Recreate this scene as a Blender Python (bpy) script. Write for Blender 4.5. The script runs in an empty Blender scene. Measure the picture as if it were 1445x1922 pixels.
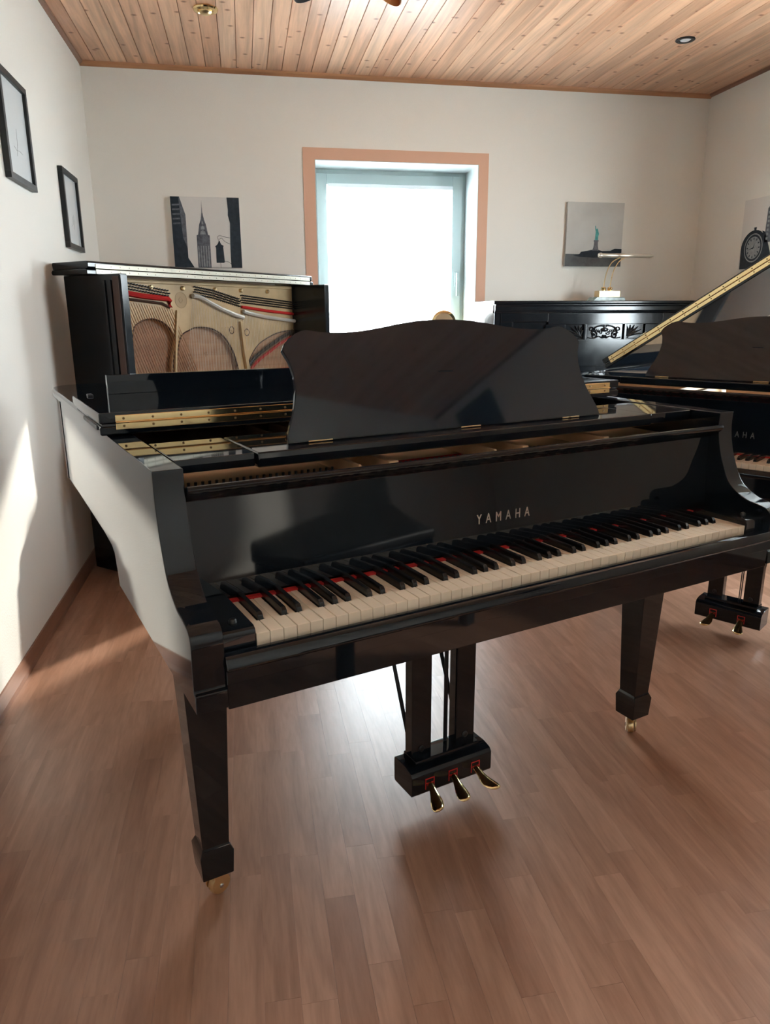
import bpy, bmesh, math, random
from mathutils import Vector, Matrix
random.seed(7)
S = bpy.context.scene
COL = S.collection
PI = math.pi

# ------------------------------------------------------------------ camera
W_PX, H_PX, F_PX = 1445, 1922, 1365.0
YAW, PITCH, ROLL, CAM_Z = 0.1845, -0.2635, -0.0054, 1.216
cy, sy, cp, sp = math.cos(YAW), math.sin(YAW), math.cos(PITCH), math.sin(PITCH)
fwd = Vector((sy*cp, cy*cp, sp)); rgt = Vector((cy, -sy, 0)); up = rgt.cross(fwd)
c_, s_ = math.cos(ROLL), math.sin(ROLL)
rgt, up = rgt*c_ + up*s_, up*c_ - rgt*s_
cam = bpy.data.cameras.new('camera')
cam.sensor_fit = 'VERTICAL'; cam.sensor_height = 24.0; cam.lens = 24.0*F_PX/H_PX
cam.clip_start = 0.02; cam.clip_end = 200
cam_ob = bpy.data.objects.new('camera', cam); COL.objects.link(cam_ob)
m = Matrix((rgt, up, -fwd)).transposed().to_4x4(); m.translation = (0, 0, CAM_Z)
cam_ob.matrix_world = m
S.camera = cam_ob

# ------------------------------------------------------------------ world, sun, view
world = bpy.data.worlds.new('sky'); S.world = world; world.use_nodes = True
wn = world.node_tree.nodes; bg = wn['Background']
bg.inputs['Color'].default_value = (0.875, 0.95, 1.0, 1); bg.inputs['Strength'].default_value = 6.5
S.view_settings.view_transform = 'Standard'; S.view_settings.look = 'None'
S.view_settings.gamma = 1.0; S.view_settings.use_curve_mapping = False
S.view_settings.exposure = 2.85
S.cycles.use_denoising = True
S.cycles.max_bounces = 10; S.cycles.diffuse_bounces = 6; S.cycles.glossy_bounces = 6
S.cycles.transparent_max_bounces = 16; S.cycles.sample_clamp_indirect = 8.0

XL, XR, YB, YR, H = -0.826, 3.084, 4.82, -0.28, 2.601    # room: left, right, back, rear, ceiling
# back window opening and right window opening
BW = (0.476, 1.515, 0.92, 2.136)        # x0 x1 z0 z1
RW = (1.90, 3.22, 0.88, 2.14)           # y0 y1 z0 z1
WT = 0.34                               # wall thickness

sun = bpy.data.lights.new('sun', 'SUN'); sun.energy = 1.6; sun.angle = 0.028; sun.color = (1.0, 0.93, 0.84)
sun_ob = bpy.data.objects.new('sun', sun); COL.objects.link(sun_ob)
SUN_AZ, SUN_EL = math.radians(38), math.radians(23.5)
sd = Vector((-math.sin(SUN_AZ)*math.cos(SUN_EL), -math.cos(SUN_AZ)*math.cos(SUN_EL), -math.sin(SUN_EL)))
sun_ob.rotation_euler = sd.to_track_quat('-Z', 'Y').to_euler(); sun_ob.location = (4, 8, 5)

def portal(name, loc, rot, sx, sz):
    l = bpy.data.lights.new(name, 'AREA'); l.shape = 'RECTANGLE'; l.size = sx; l.size_y = sz
    l.cycles.is_portal = True
    o = bpy.data.objects.new(name, l); COL.objects.link(o); o.location = loc; o.rotation_euler = rot
portal('window_portal', ((BW[0]+BW[1])/2, YB+0.36, (BW[2]+BW[3])/2), (-PI/2, 0, 0), 1.04, 1.22)
portal('window_portal', (XR+0.36, (RW[0]+RW[1])/2, (RW[2]+RW[3])/2), (0, PI/2, 0), 1.26, 1.32)

# ------------------------------------------------------------------ materials
MATS = {}
def mat(name, col=(0.5, 0.5, 0.5), rough=0.5, metal=0.0, spec=0.5, coat=0.0, bump=0.0, bscale=200.0, var=0.0, vscale=6.0):
    if name in MATS: return MATS[name]
    M = bpy.data.materials.new(name); M.use_nodes = True
    n, l = M.node_tree.nodes, M.node_tree.links
    b = n['Principled BSDF']
    b.inputs['Base Color'].default_value = (*col, 1); b.inputs['Roughness'].default_value = rough
    b.inputs['Metallic'].default_value = metal; b.inputs['Specular IOR Level'].default_value = spec
    b.inputs['Coat Weight'].default_value = coat; b.inputs['Coat Roughness'].default_value = 0.04
    tc = n.new('ShaderNodeTexCoord')
    if bump:
        t = n.new('ShaderNodeTexNoise'); t.inputs['Scale'].default_value = bscale; t.inputs['Detail'].default_value = 4
        l.new(tc.outputs['Object'], t.inputs['Vector'])
        bp = n.new('ShaderNodeBump'); bp.inputs['Strength'].default_value = bump; bp.inputs['Distance'].default_value = 0.002
        l.new(t.outputs['Fac'], bp.inputs['Height']); l.new(bp.outputs['Normal'], b.inputs['Normal'])
    t = n.new('ShaderNodeTexNoise'); t.inputs['Scale'].default_value = vscale; t.inputs['Detail'].default_value = 5
    l.new(tc.outputs['Object'], t.inputs['Vector'])
    r = n.new('ShaderNodeMapRange'); r.inputs['From Min'].default_value = 0.3; r.inputs['From Max'].default_value = 0.7
    r.inputs['To Min'].default_value = max(0.0, rough*(1-0.12)); r.inputs['To Max'].default_value = min(1.0, rough*1.12)
    l.new(t.outputs['Fac'], r.inputs['Value']); l.new(r.outputs['Result'], b.inputs['Roughness'])
    if var:
        cr = n.new('ShaderNodeValToRGB')
        cr.color_ramp.elements[0].position = 0.3; cr.color_ramp.elements[1].position = 0.7
        cr.color_ramp.elements[0].color = (*[c*(1-var) for c in col], 1)
        cr.color_ramp.elements[1].color = (*[min(1, c*(1+var)) for c in col], 1)
        l.new(t.outputs['Fac'], cr.inputs['Fac']); l.new(cr.outputs['Color'], b.inputs['Base Color'])
    MATS[name] = M
    return M

def wood(name, cols, rough, along='Y', grain=18.0, knots=0.0, bump=0.15, stretch=0.055, coat=0.0, gdark=0.72):
    """long-grained timber; every plank picks its own tone and grain offset"""
    if name in MATS: return MATS[name]
    M = bpy.data.materials.new(name); M.use_nodes = True
    n, l = M.node_tree.nodes, M.node_tree.links
    b = n['Principled BSDF']; b.inputs['Roughness'].default_value = rough; b.inputs['Coat Weight'].default_value = coat
    b.inputs['Coat Roughness'].default_value = 0.12
    tc = n.new('ShaderNodeTexCoord'); oi = n.new('ShaderNodeObjectInfo'); ge = n.new('ShaderNodeNewGeometry')
    add = n.new('ShaderNodeMath'); add.operation = 'ADD'
    l.new(oi.outputs['Random'], add.inputs[0]); l.new(ge.outputs['Random Per Island'], add.inputs[1])
    fr = n.new('ShaderNodeMath'); fr.operation = 'FRACT'; l.new(add.outputs[0], fr.inputs[0])
    rnd = fr.outputs[0]
    mul = n.new('ShaderNodeVectorMath'); mul.operation = 'SCALE'; mul.inputs[0].default_value = (17.3, 41.7, 9.1)
    l.new(rnd, mul.inputs['Scale'])
    va = n.new('ShaderNodeVectorMath'); va.operation = 'ADD'
    l.new(tc.outputs['Object'], va.inputs[0]); l.new(mul.outputs['Vector'], va.inputs[1])
    mp = n.new('ShaderNodeMapping')
    sc = {'X': (stretch, 1, 1), 'Y': (1, stretch, 1), 'Z': (1, 1, stretch)}[along]
    mp.inputs['Scale'].default_value = sc; l.new(va.outputs['Vector'], mp.inputs['Vector'])
    t = n.new('ShaderNodeTexNoise'); t.inputs['Scale'].default_value = grain; t.inputs['Detail'].default_value = 6
    t.inputs['Distortion'].default_value = 1.2; l.new(mp.outputs['Vector'], t.inputs['Vector'])
    t2 = n.new('ShaderNodeTexNoise'); t2.inputs['Scale'].default_value = grain*7; t2.inputs['Detail'].default_value = 3
    l.new(mp.outputs['Vector'], t2.inputs['Vector'])
    cr = n.new('ShaderNodeValToRGB'); e = cr.color_ramp.elements
    e[0].position = 0.0; e[0].color = (*cols[0], 1); e[1].position = 1.0; e[1].color = (*cols[-1], 1)
    for i, cc in enumerate(cols[1:-1]):
        x = e.new((i+1)/(len(cols)-1)); x.color = (*cc, 1)
    l.new(rnd, cr.inputs['Fac'])
    g = n.new('ShaderNodeValToRGB')
    g.color_ramp.elements[0].position = 0.34; g.color_ramp.elements[0].color = (gdark, gdark*0.94, gdark*0.9, 1)
    g.color_ramp.elements[1].position = 0.62; g.color_ramp.elements[1].color = (1.06, 1.05, 1.04, 1)
    l.new(t.outputs['Fac'], g.inputs['Fac'])
    g2 = n.new('ShaderNodeValToRGB')
    g2.color_ramp.elements[0].position = 0.3; g2.color_ramp.elements[0].color = (0.90, 0.88, 0.86, 1)
    g2.color_ramp.elements[1].position = 0.6; g2.color_ramp.elements[1].color = (1, 1, 1, 1)
    l.new(t2.outputs['Fac'], g2.inputs['Fac'])
    m1 = n.new('ShaderNodeMix'); m1.data_type = 'RGBA'; m1.blend_type = 'MULTIPLY'; m1.inputs['Factor'].default_value = 1
    l.new(cr.outputs['Color'], m1.inputs['A']); l.new(g.outputs['Color'], m1.inputs['B'])
    m2 = n.new('ShaderNodeMix'); m2.data_type = 'RGBA'; m2.blend_type = 'MULTIPLY'; m2.inputs['Factor'].default_value = 1
    l.new(m1.outputs['Result'], m2.inputs['A']); l.new(g2.outputs['Color'], m2.inputs['B'])
    outc = m2.outputs['Result']
    if knots:
        mk = n.new('ShaderNodeMapping'); mk.inputs['Scale'].default_value = (4.5, 5.5, 1.0) if along == 'Y' else (5.5, 4.5, 1.0)
        l.new(va.outputs['Vector'], mk.inputs['Vector'])
        vo = n.new('ShaderNodeTexVoronoi'); vo.inputs['Scale'].default_value = 1.0; vo.voronoi_dimensions = '2D'
        l.new(mk.outputs['Vector'], vo.inputs['Vector'])
        kr = n.new('ShaderNodeValToRGB'); ke = kr.color_ramp.elements
        ke[0].position = 0.02; ke[0].color = (0.22, 0.11, 0.06, 1); ke[1].position = 0.075; ke[1].color = (1, 1, 1, 1)
        k1 = ke.new(0.045); k1.color = (0.62, 0.42, 0.26, 1)
        l.new(vo.outputs['Distance'], kr.inputs['Fac'])
        m3 = n.new('ShaderNodeMix'); m3.data_type = 'RGBA'; m3.blend_type = 'MULTIPLY'; m3.inputs['Factor'].default_value = knots
        l.new(outc, m3.inputs['A']); l.new(kr.outputs['Color'], m3.inputs['B']); outc = m3.outputs['Result']
    l.new(outc, b.inputs['Base Color'])
    bp = n.new('ShaderNodeBump'); bp.inputs['Strength'].default_value = bump; bp.inputs['Distance'].default_value = 0.0006
    l.new(t2.outputs['Fac'], bp.inputs['Height']); l.new(bp.outputs['Normal'], b.inputs['Normal'])
    MATS[name] = M
    return M

def glass_pane():
    if 'pane' in MATS: return MATS['pane']
    M = bpy.data.materials.new('pane'); M.use_nodes = True
    n, l = M.node_tree.nodes, M.node_tree.links; n.remove(n['Principled BSDF'])
    tr = n.new('ShaderNodeBsdfTransparent'); tr.inputs['Color'].default_value = (0.95, 0.97, 0.97, 1)
    gl = n.new('ShaderNodeBsdfGlossy'); gl.inputs['Roughness'].default_value = 0.01
    lw = n.new('ShaderNodeLayerWeight'); pw = n.new('ShaderNodeMath'); pw.operation = 'POWER'; pw.inputs[1].default_value = 5.0
    l.new(lw.outputs['Facing'], pw.inputs[0]); fz = n.new('ShaderNodeMath'); fz.operation = 'MULTIPLY_ADD'; fz.inputs[1].default_value = 0.7; fz.inputs[2].default_value = 0.035
    l.new(pw.outputs[0], fz.inputs[0])
    mx = n.new('ShaderNodeMixShader'); l.new(fz.outputs[0], mx.inputs[0]); l.new(tr.outputs[0], mx.inputs[1]); l.new(gl.outputs[0], mx.inputs[2])
    l.new(mx.outputs[0], n['Material Output'].inputs['Surface'])
    MATS['pane'] = M
    return M

BLACK = mat('black_polyester', (0.0055, 0.0080, 0.0115), 0.035, spec=0.5, vscale=30)  # black lacquer; the blue tint is lens haze put into the colour
DESKM = mat('black_desk_lacquer', (0.0100, 0.0155, 0.0240), 0.05, spec=0.7, vscale=30)  # desk lacquer tinted bluer, lens haze painted into its base colour
BLACK2 = mat('black_shellac', (0.007, 0.0095, 0.0125), 0.15, spec=0.5, vscale=20)
SATIN = mat('black_satin', (0.009, 0.009, 0.010), 0.32, spec=0.45)
SHARP = mat('ebony_key', (0.007, 0.007, 0.008), 0.24, spec=0.5, vscale=90)
IVORY = mat('key_cream', (0.86, 0.73, 0.57), 0.22, spec=0.45, vscale=40)
BRASS = mat('polished_brass', (0.86, 0.66, 0.34), 0.14, metal=1.0, vscale=50)
BRASS2 = mat('satin_brass', (0.80, 0.63, 0.36), 0.30, metal=1.0, vscale=50)
STEEL = mat('steel', (0.62, 0.62, 0.62), 0.25, metal=1.0)
DARKMETAL = mat('dark_metal', (0.05, 0.05, 0.055), 0.35, metal=0.8)
FELT = mat('red_felt', (0.50, 0.030, 0.028), 0.95, spec=0.1, bump=0.4, bscale=900)
PLATE = mat('gold_bronze_plate', (0.62, 0.40, 0.23), 0.42, metal=0.1, var=0.12, vscale=14)
PLATE2 = mat('gilded_old_plate', (0.52, 0.375, 0.205), 0.42, metal=0.08, var=0.16, vscale=9)
WALLM = mat('wall_plaster', (0.79, 0.77, 0.72), 0.9, spec=0.25, bump=0.35, bscale=150)
SALMON = mat('salmon_paint', (0.70, 0.43, 0.31), 0.75, spec=0.3, bump=0.2, bscale=150)
WHITEP = mat('dimmed_white_plastic', (0.40, 0.475, 0.475), 0.35, spec=0.4)  # white plastic, darkened: its backlit shade is put into the colour
SLAT = mat('blind_slat', (0.80, 0.83, 0.86), 0.45, spec=0.4)
FLOORW = wood('beech_laminate', [(0.355, 0.188, 0.122), (0.430, 0.240, 0.160), (0.385, 0.208, 0.136), (0.470, 0.268, 0.184), (0.368, 0.194, 0.126), (0.435, 0.243, 0.164)], 0.33, 'Y', grain=22, bump=0.05, stretch=0.11, gdark=0.82)
PINE = wood('pine_ceiling', [(0.80, 0.48, 0.31), (0.88, 0.575, 0.39), (0.74, 0.42, 0.26), (0.86, 0.54, 0.355), (0.78, 0.45, 0.285)], 0.33, 'Y', grain=16, knots=0.9, bump=0.15, stretch=0.05)
BASEW = wood('baseboard_beech', [(0.25, 0.125, 0.08), (0.28, 0.14, 0.09)], 0.30, 'Y', grain=14, stretch=0.06, gdark=0.85)  # skirting brown deepened: the shadow it stands in is put into the colour
TRIMW = wood('ceiling_trim_pine', [(0.46, 0.225, 0.11), (0.50, 0.25, 0.125)], 0.45, 'X', grain=14, stretch=0.06)
SOUND = wood('spruce_soundboard', [(0.44, 0.24, 0.135), (0.50, 0.28, 0.16)], 0.5, 'X', grain=20, stretch=0.05)
MAHOG = wood('dark_wood_edge', [(0.055, 0.026, 0.018), (0.065, 0.030, 0.02)], 0.35, 'Z', grain=14)
CANVAS_W = mat('canvas_pale', (0.68, 0.665, 0.64), 0.85, spec=0.2, bump=0.3, bscale=700)
CANVAS_G = mat('canvas_grey_sky', (0.54, 0.54, 0.52), 0.85, spec=0.2, bump=0.3, bscale=700, var=0.12, vscale=4)
PAPER = mat('framed_paper', (0.62, 0.67, 0.70), 0.5, spec=0.4, coat=0.8)
INKD = mat('print_dark', (0.030, 0.040, 0.052), 0.8, spec=0.2, var=0.25, vscale=40)
INKM = mat('print_mid_grey', (0.125, 0.13, 0.15), 0.8, spec=0.2, var=0.35, vscale=60)
INKL = mat('print_light_grey', (0.27, 0.29, 0.30), 0.8, spec=0.2, var=0.2, vscale=60)
INKT = mat('print_teal', (0.09, 0.33, 0.32), 0.8, spec=0.2, var=0.2, vscale=60)
INKS = mat('print_sea', (0.115, 0.125, 0.13), 0.8, spec=0.2, var=0.2, vscale=30)
FRAMEB = mat('black_frame', (0.012, 0.013, 0.013), 0.4, spec=0.4, bump=0.2, bscale=400)
MARBLE = mat('green_marble', (0.22, 0.30, 0.29), 0.25, var=0.35, vscale=30)
COPPER = mat('copper_shade', (0.55, 0.25, 0.10), 0.3, metal=0.9)
NAVY = mat('dark_lamp_shade', (0.012, 0.013, 0.022), 0.45)
LETTER = mat('brass_letter', (0.62, 0.56, 0.50), 0.30, metal=0.9)
LEATHER = mat('bench_leather', (0.012, 0.012, 0.012), 0.45, bump=0.3, bscale=300)
GROUND = mat('pale_paving', (0.55, 0.54, 0.52), 0.9, var=0.15, vscale=2)
PANE = glass_pane()

# ------------------------------------------------------------------ mesh helpers
def link(name, me, m, parent=None):
    o = bpy.data.objects.new(name, me); COL.objects.link(o)
    if m: me.materials.append(m)
    if parent: o.parent = parent
    return o
def obj(name, bm, m, parent=None, smooth=False, bevel=0.0, seg=2, ang=30):
    bmesh.ops.recalc_face_normals(bm, faces=bm.faces[:])
    if bevel:
        ed = [e for e in bm.edges if len(e.link_faces) == 2 and e.calc_face_angle(0) > math.radians(ang)]
        bmesh.ops.bevel(bm, geom=ed, offset=bevel, segments=seg, affect='EDGES', clamp_overlap=True, profile=0.5)
    me = bpy.data.meshes.new(name); bm.to_mesh(me); bm.free()
    if smooth or bevel:
        for p in me.polygons: p.use_smooth = True
        me.set_sharp_from_angle(angle=math.radians(32))
    o = link(name, me, m, parent)
    if bevel:
        wm = o.modifiers.new('weighted_normal', 'WEIGHTED_NORMAL'); wm.keep_sharp = True; wm.weight = 100
    return o
def box(bm, x0, x1, y0, y1, z0, z1):
    v = [bm.verts.new(p) for p in [(x0,y0,z0),(x1,y0,z0),(x1,y1,z0),(x0,y1,z0),(x0,y0,z1),(x1,y0,z1),(x1,y1,z1),(x0,y1,z1)]]
    for f in [(0,3,2,1),(4,5,6,7),(0,1,5,4),(1,2,6,5),(2,3,7,6),(3,0,4,7)]: bm.faces.new([v[i] for i in f])
    return bm
def bx(*a): return box(bmesh.new(), *a)
def prism(bm, poly, axis, a, b):
    """poly is 2-D; axis 'x': (y,z), 'y': (x,z), 'z': (x,y)"""
    def P(p, t): return {'x': (t, p[0], p[1]), 'y': (p[0], t, p[1]), 'z': (p[0], p[1], t)}[axis]
    A = [bm.verts.new(P(p, a)) for p in poly]; B = [bm.verts.new(P(p, b)) for p in poly]
    n = len(poly)
    bm.faces.new(A); bm.faces.new(B[::-1])
    for i in range(n): bm.faces.new((A[i], A[(i+1) % n], B[(i+1) % n], B[i]))
    return bm
def pz(poly, axis, a, b): return prism(bmesh.new(), poly, axis, a, b)
def tube(bm, pts, r, n=8, caps=True):
    pts = [Vector(p) for p in pts]; rs = r if isinstance(r, (list, tuple)) else [r]*len(pts)
    rings = []
    for i, p in enumerate(pts):
        d = (pts[min(i+1, len(pts)-1)] - pts[max(i-1, 0)]).normalized()
        u = d.cross(Vector((0, 0, 1)));
        if u.length < 1e-3: u = d.cross(Vector((0, 1, 0)))
        u.normalize(); w = d.cross(u)
        rings.append([bm.verts.new(p + (u*math.cos(2*PI*k/n) + w*math.sin(2*PI*k/n))*rs[i]) for k in range(n)])
    for A, B in zip(rings, rings[1:]):
        for k in range(n): bm.faces.new((A[k], A[(k+1) % n], B[(k+1) % n], B[k]))
    if caps: bm.faces.new(rings[0][::-1]); bm.faces.new(rings[-1])
    return bm
def lathe(bm, prof, c=(0, 0, 0), n=24, axis='z'):
    c = Vector(c); rings = []
    for r, h in prof:
        ring = []
        for k in range(n):
            a = 2*PI*k/n; p = (r*math.cos(a), r*math.sin(a), h)
            if axis == 'y': p = (p[0], p[2], p[1])
            if axis == 'x': p = (p[2], p[0], p[1])
            ring.append(bm.verts.new(c + Vector(p)))
        rings.append(ring)
    for A, B in zip(rings, rings[1:]):
        for k in range(n): bm.faces.new((A[k], A[(k+1) % n], B[(k+1) % n], B[k]))
    bm.faces.new(rings[0][::-1]); bm.faces.new(rings[-1])
    return bm
def catmull(pts, k=6, closed=False):
    P = [Vector(p) for p in pts]; out = []; n = len(P)
    for i in range(n if closed else n-1):
        p0 = P[(i-1) % n] if closed or i > 0 else P[0]; p1 = P[i]; p2 = P[(i+1) % n]
        p3 = P[(i+2) % n] if closed or i+2 < n else P[-1]
        for j in range(k):
            t = j/k
            out.append(0.5*((2*p1) + (p2-p0)*t + (2*p0-5*p1+4*p2-p3)*t*t + (3*p1-p0-3*p2+p3)*t**3))
    if not closed: out.append(P[-1])
    return [tuple(v) for v in out]
def empty(name, loc=(0, 0, 0), rz=0.0):
    o = bpy.data.objects.new(name, None); COL.objects.link(o); o.location = loc; o.rotation_euler = (0, 0, rz)
    o.empty_display_size = 0.1
    return o
def tag(o, label=None, cat=None, group=None, kind=None):
    if label: o['label'] = label
    if cat: o['category'] = cat
    if group: o['group'] = group
    if kind: o['kind'] = kind
    return o
def text_mesh(name, body, size, m, parent, loc, rot, xs=1.0, ext=0.0006):
    cu = bpy.data.curves.new(name, 'FONT'); cu.body = body; cu.size = size; cu.extrude = ext; cu.align_x = 'CENTER'; cu.align_y = 'CENTER'
    cu.space_character = 2.05; cu.offset = 0.0
    t = bpy.data.objects.new(name, cu); COL.objects.link(t)
    dg = bpy.context.evaluated_depsgraph_get(); me = bpy.data.meshes.new_from_object(t.evaluated_get(dg))
    bpy.data.objects.remove(t); bpy.data.curves.remove(cu)
    me.materials.clear()
    o = link(name, me, m, parent); o.location = loc; o.rotation_euler = rot; o.scale = (xs, 1, 1)
    return o

# ------------------------------------------------------------------ room shell
g = tag(obj('ground', bx(-20, 24, -14, 30, -0.45, -0.40), GROUND), kind='structure')
floor = tag(obj('floor', bx(XL-WT, XR+WT, YR-WT, YB+WT, -0.2, -0.003), BASEW), kind='structure')
# beech strips: staggered, laid towards the back wall
PW = 0.0665; strips = []
x = XL; row = 0
while x < XR:
    x1 = min(x+PW, XR); y = YR - random.random()*0.45
    while y < YB:
        L = random.choice((0.33, 0.38, 0.43, 0.48)); y1 = min(y+L, YB)
        if y1 > YR: strips.append((x, x1, max(y, YR), y1))
        y += L
    x = x1; row += 1
def strip_rank(s):
    X, Y = (s[0]+s[1])/2, (s[2]+s[3])/2
    d = Vector((X, Y, -CAM_Z)); zc = d.dot(fwd)
    if zc < 0.3: return 1e9
    u = 722 + F_PX*d.dot(rgt)/zc; v = 961 - F_PX*d.dot(up)/zc
    return (0 if -60 < u < 1505 and v < 1990 else 1e6) + math.hypot(X, Y)
strips.sort(key=strip_rank)
plank_mesh = {}
def plank_me(w, L):
    k = (round(w, 4), round(L, 3))
    if k not in plank_mesh:
        bm = bmesh.new(); gp = 0.00012; box(bm, gp, k[0]-gp, gp, k[1]-gp, -0.006, 0.0)
        me = bpy.data.meshes.new('plank'); bmesh.ops.recalc_face_normals(bm, faces=bm.faces[:]); bm.to_mesh(me); bm.free(); me.materials.append(FLOORW)
        plank_mesh[k] = me
    return plank_mesh[k]
for s in strips[:300]:
    o = bpy.data.objects.new('plank', plank_me(s[1]-s[0], s[3]-s[2])); COL.objects.link(o); o.location = (s[0], s[2], 0); o.parent = floor
bm = bmesh.new()
for s in strips[300:]: box(bm, s[0]+0.0002, s[1]-0.0002, s[2]+0.0002, s[3]-0.0002, -0.006, 0)
tag(obj('plank_field', bm, FLOORW, floor), kind='stuff')

ceiling = tag(obj('ceiling', bx(XL-WT, XR+WT, YR-WT, YB+WT, H+0.016, H+0.15), TRIMW), kind='structure')
CP = 0.0862
bm = bmesh.new(); g1, g2 = 0.0007, 0.0028
prism(bm, [(g1, H+0.016), (g1, H+0.006), (g2, H), (CP-g2*0.55, H), (CP-g1, H+0.005), (CP-g1, H+0.016)], 'y', YR, YB)
bmesh.ops.recalc_face_normals(bm, faces=bm.faces[:]); cme = bpy.data.meshes.new('plank'); bm.to_mesh(cme); bm.free(); cme.materials.append(PINE)
x = XL
while x < XR - 0.01:
    o = bpy.data.objects.new('plank', cme); COL.objects.link(o); o.location = (x, 0, 0); o.parent = ceiling
    if x + CP > XR: o.scale = ((XR-x)/CP, 1, 1)
    x += CP

def holed_wall(name, plan, *holes):
    """four blocks round one opening; plan = axis, inner, outer, a0, a1; hole = a0,a1,z0,z1"""
    ax, i, o, a0, a1 = plan; bm = bmesh.new(); lo, hi = min(i, o), max(i, o)
    blocks = []; last = a0
    for h in holes:
        blocks += [(last, h[0], 0, H+0.1), (h[0], h[1], 0, h[2]), (h[0], h[1], h[3], H+0.1)]; last = h[1]
    blocks.append((last, a1, 0, H+0.1))
    for (p, q_, z0, z1) in blocks:
        if ax == 'x': box(bm, p, q_, lo, hi, z0-0.2 if z0 == 0 else z0, z1)
        else: box(bm, lo, hi, p, q_, z0-0.2 if z0 == 0 else z0, z1)
    bmesh.ops.remove_doubles(bm, verts=bm.verts[:], dist=1e-5)
    return tag(obj(name, bm, WALLM), kind='structure')
holed_wall('wall_back', ('x', YB, YB+WT, XL-WT, XR+WT), BW)
holed_wall('wall_right', ('y', XR, XR+WT, YR-WT, YB), RW)
tag(obj('wall_left', bx(XL-WT, XL, YR-WT, YB, -0.2, H+0.1), WALLM), kind='structure')
tag(obj('wall_rear', bx(XL, XR, YR-WT, YR, -0.2, H+0.1), WALLM), kind='structure')

# ceiling trim strips and skirting
def strip_profile(h, d): return [(0, 0), (d, 0), (d, h*0.55), (d*0.55, h), (0, h)]
tag(obj('trim_1', pz([(YB, H), (YB-0.020, H), (YB-0.018, H-0.012), (YB-0.006, H-0.024), (YB, H-0.024)], 'x', XL, XR), TRIMW), kind='structure')
tag(obj('trim_2', pz([(XL, H), (XL+0.020, H), (XL+0.018, H-0.010), (XL+0.004, H-0.018), (XL, H-0.018)], 'y', YR, YB), BASEW), kind='structure')
tag(obj('trim_3', pz([(XR, H), (XR-0.020, H), (XR-0.018, H-0.010), (XR-0.004, H-0.018), (XR, H-0.018)], 'y', YR, YB), BASEW), kind='structure')
bh, bd = 0.058, 0.018
bm = pz([(XL, 0), (XL+bd, 0), (XL+bd, bh*0.35), (XL+bd*0.6, bh*0.75), (XL+bd*0.35, bh), (XL, bh)], 'y', 2.135, YB); tag(obj('baseboard_left', bm, BASEW), kind='structure')
bm = pz([(XL, 0), (XL+bd, 0), (XL+bd, bh*0.35), (XL+bd*0.6, bh*0.75), (XL+bd*0.35, bh), (XL, bh)], 'y', YR, 2.133); tag(obj('baseboard_left', bm, BASEW), kind='structure')
tag(obj('baseboard_right', pz([(XR, 0), (XR-bd, 0), (XR-bd, bh*0.35), (XR-bd*0.6, bh*0.75), (XR-bd*0.35, bh), (XR, bh)], 'y', YR, YB), BASEW), kind='structure')
tag(obj('baseboard_back', pz([(YB, 0), (YB-bd, 0), (YB-bd, bh*0.35), (YB-bd*0.6, bh*0.75), (YB-bd*0.35, bh), (YB, bh)], 'x', XL+bd, XR-bd), BASEW), kind='structure')
tag(obj('baseboard_rear', pz([(YR, 0), (YR+bd, 0), (YR+bd, bh*0.35), (YR+bd*0.6, bh*0.75), (YR+bd*0.35, bh), (YR, bh)], 'x', XL+bd, XR-bd), BASEW), kind='structure')
# salmon painted surround of the back window
bm = bmesh.new(); o4 = (0.404, 1.580, BW[2]-0.07, 2.202)
box(bm, o4[0], BW[0], YB-0.004, YB+0.004, o4[2], o4[3]); box(bm, BW[1], o4[1], YB-0.004, YB+0.004, o4[2], o4[3])
box(bm, BW[0], BW[1], YB-0.004, YB+0.004, BW[3], o4[3]); box(bm, BW[0], BW[1], YB-0.004, YB+0.004, o4[2], BW[2])
tag(obj('trim_4', bm, SALMON), kind='structure')

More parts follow.
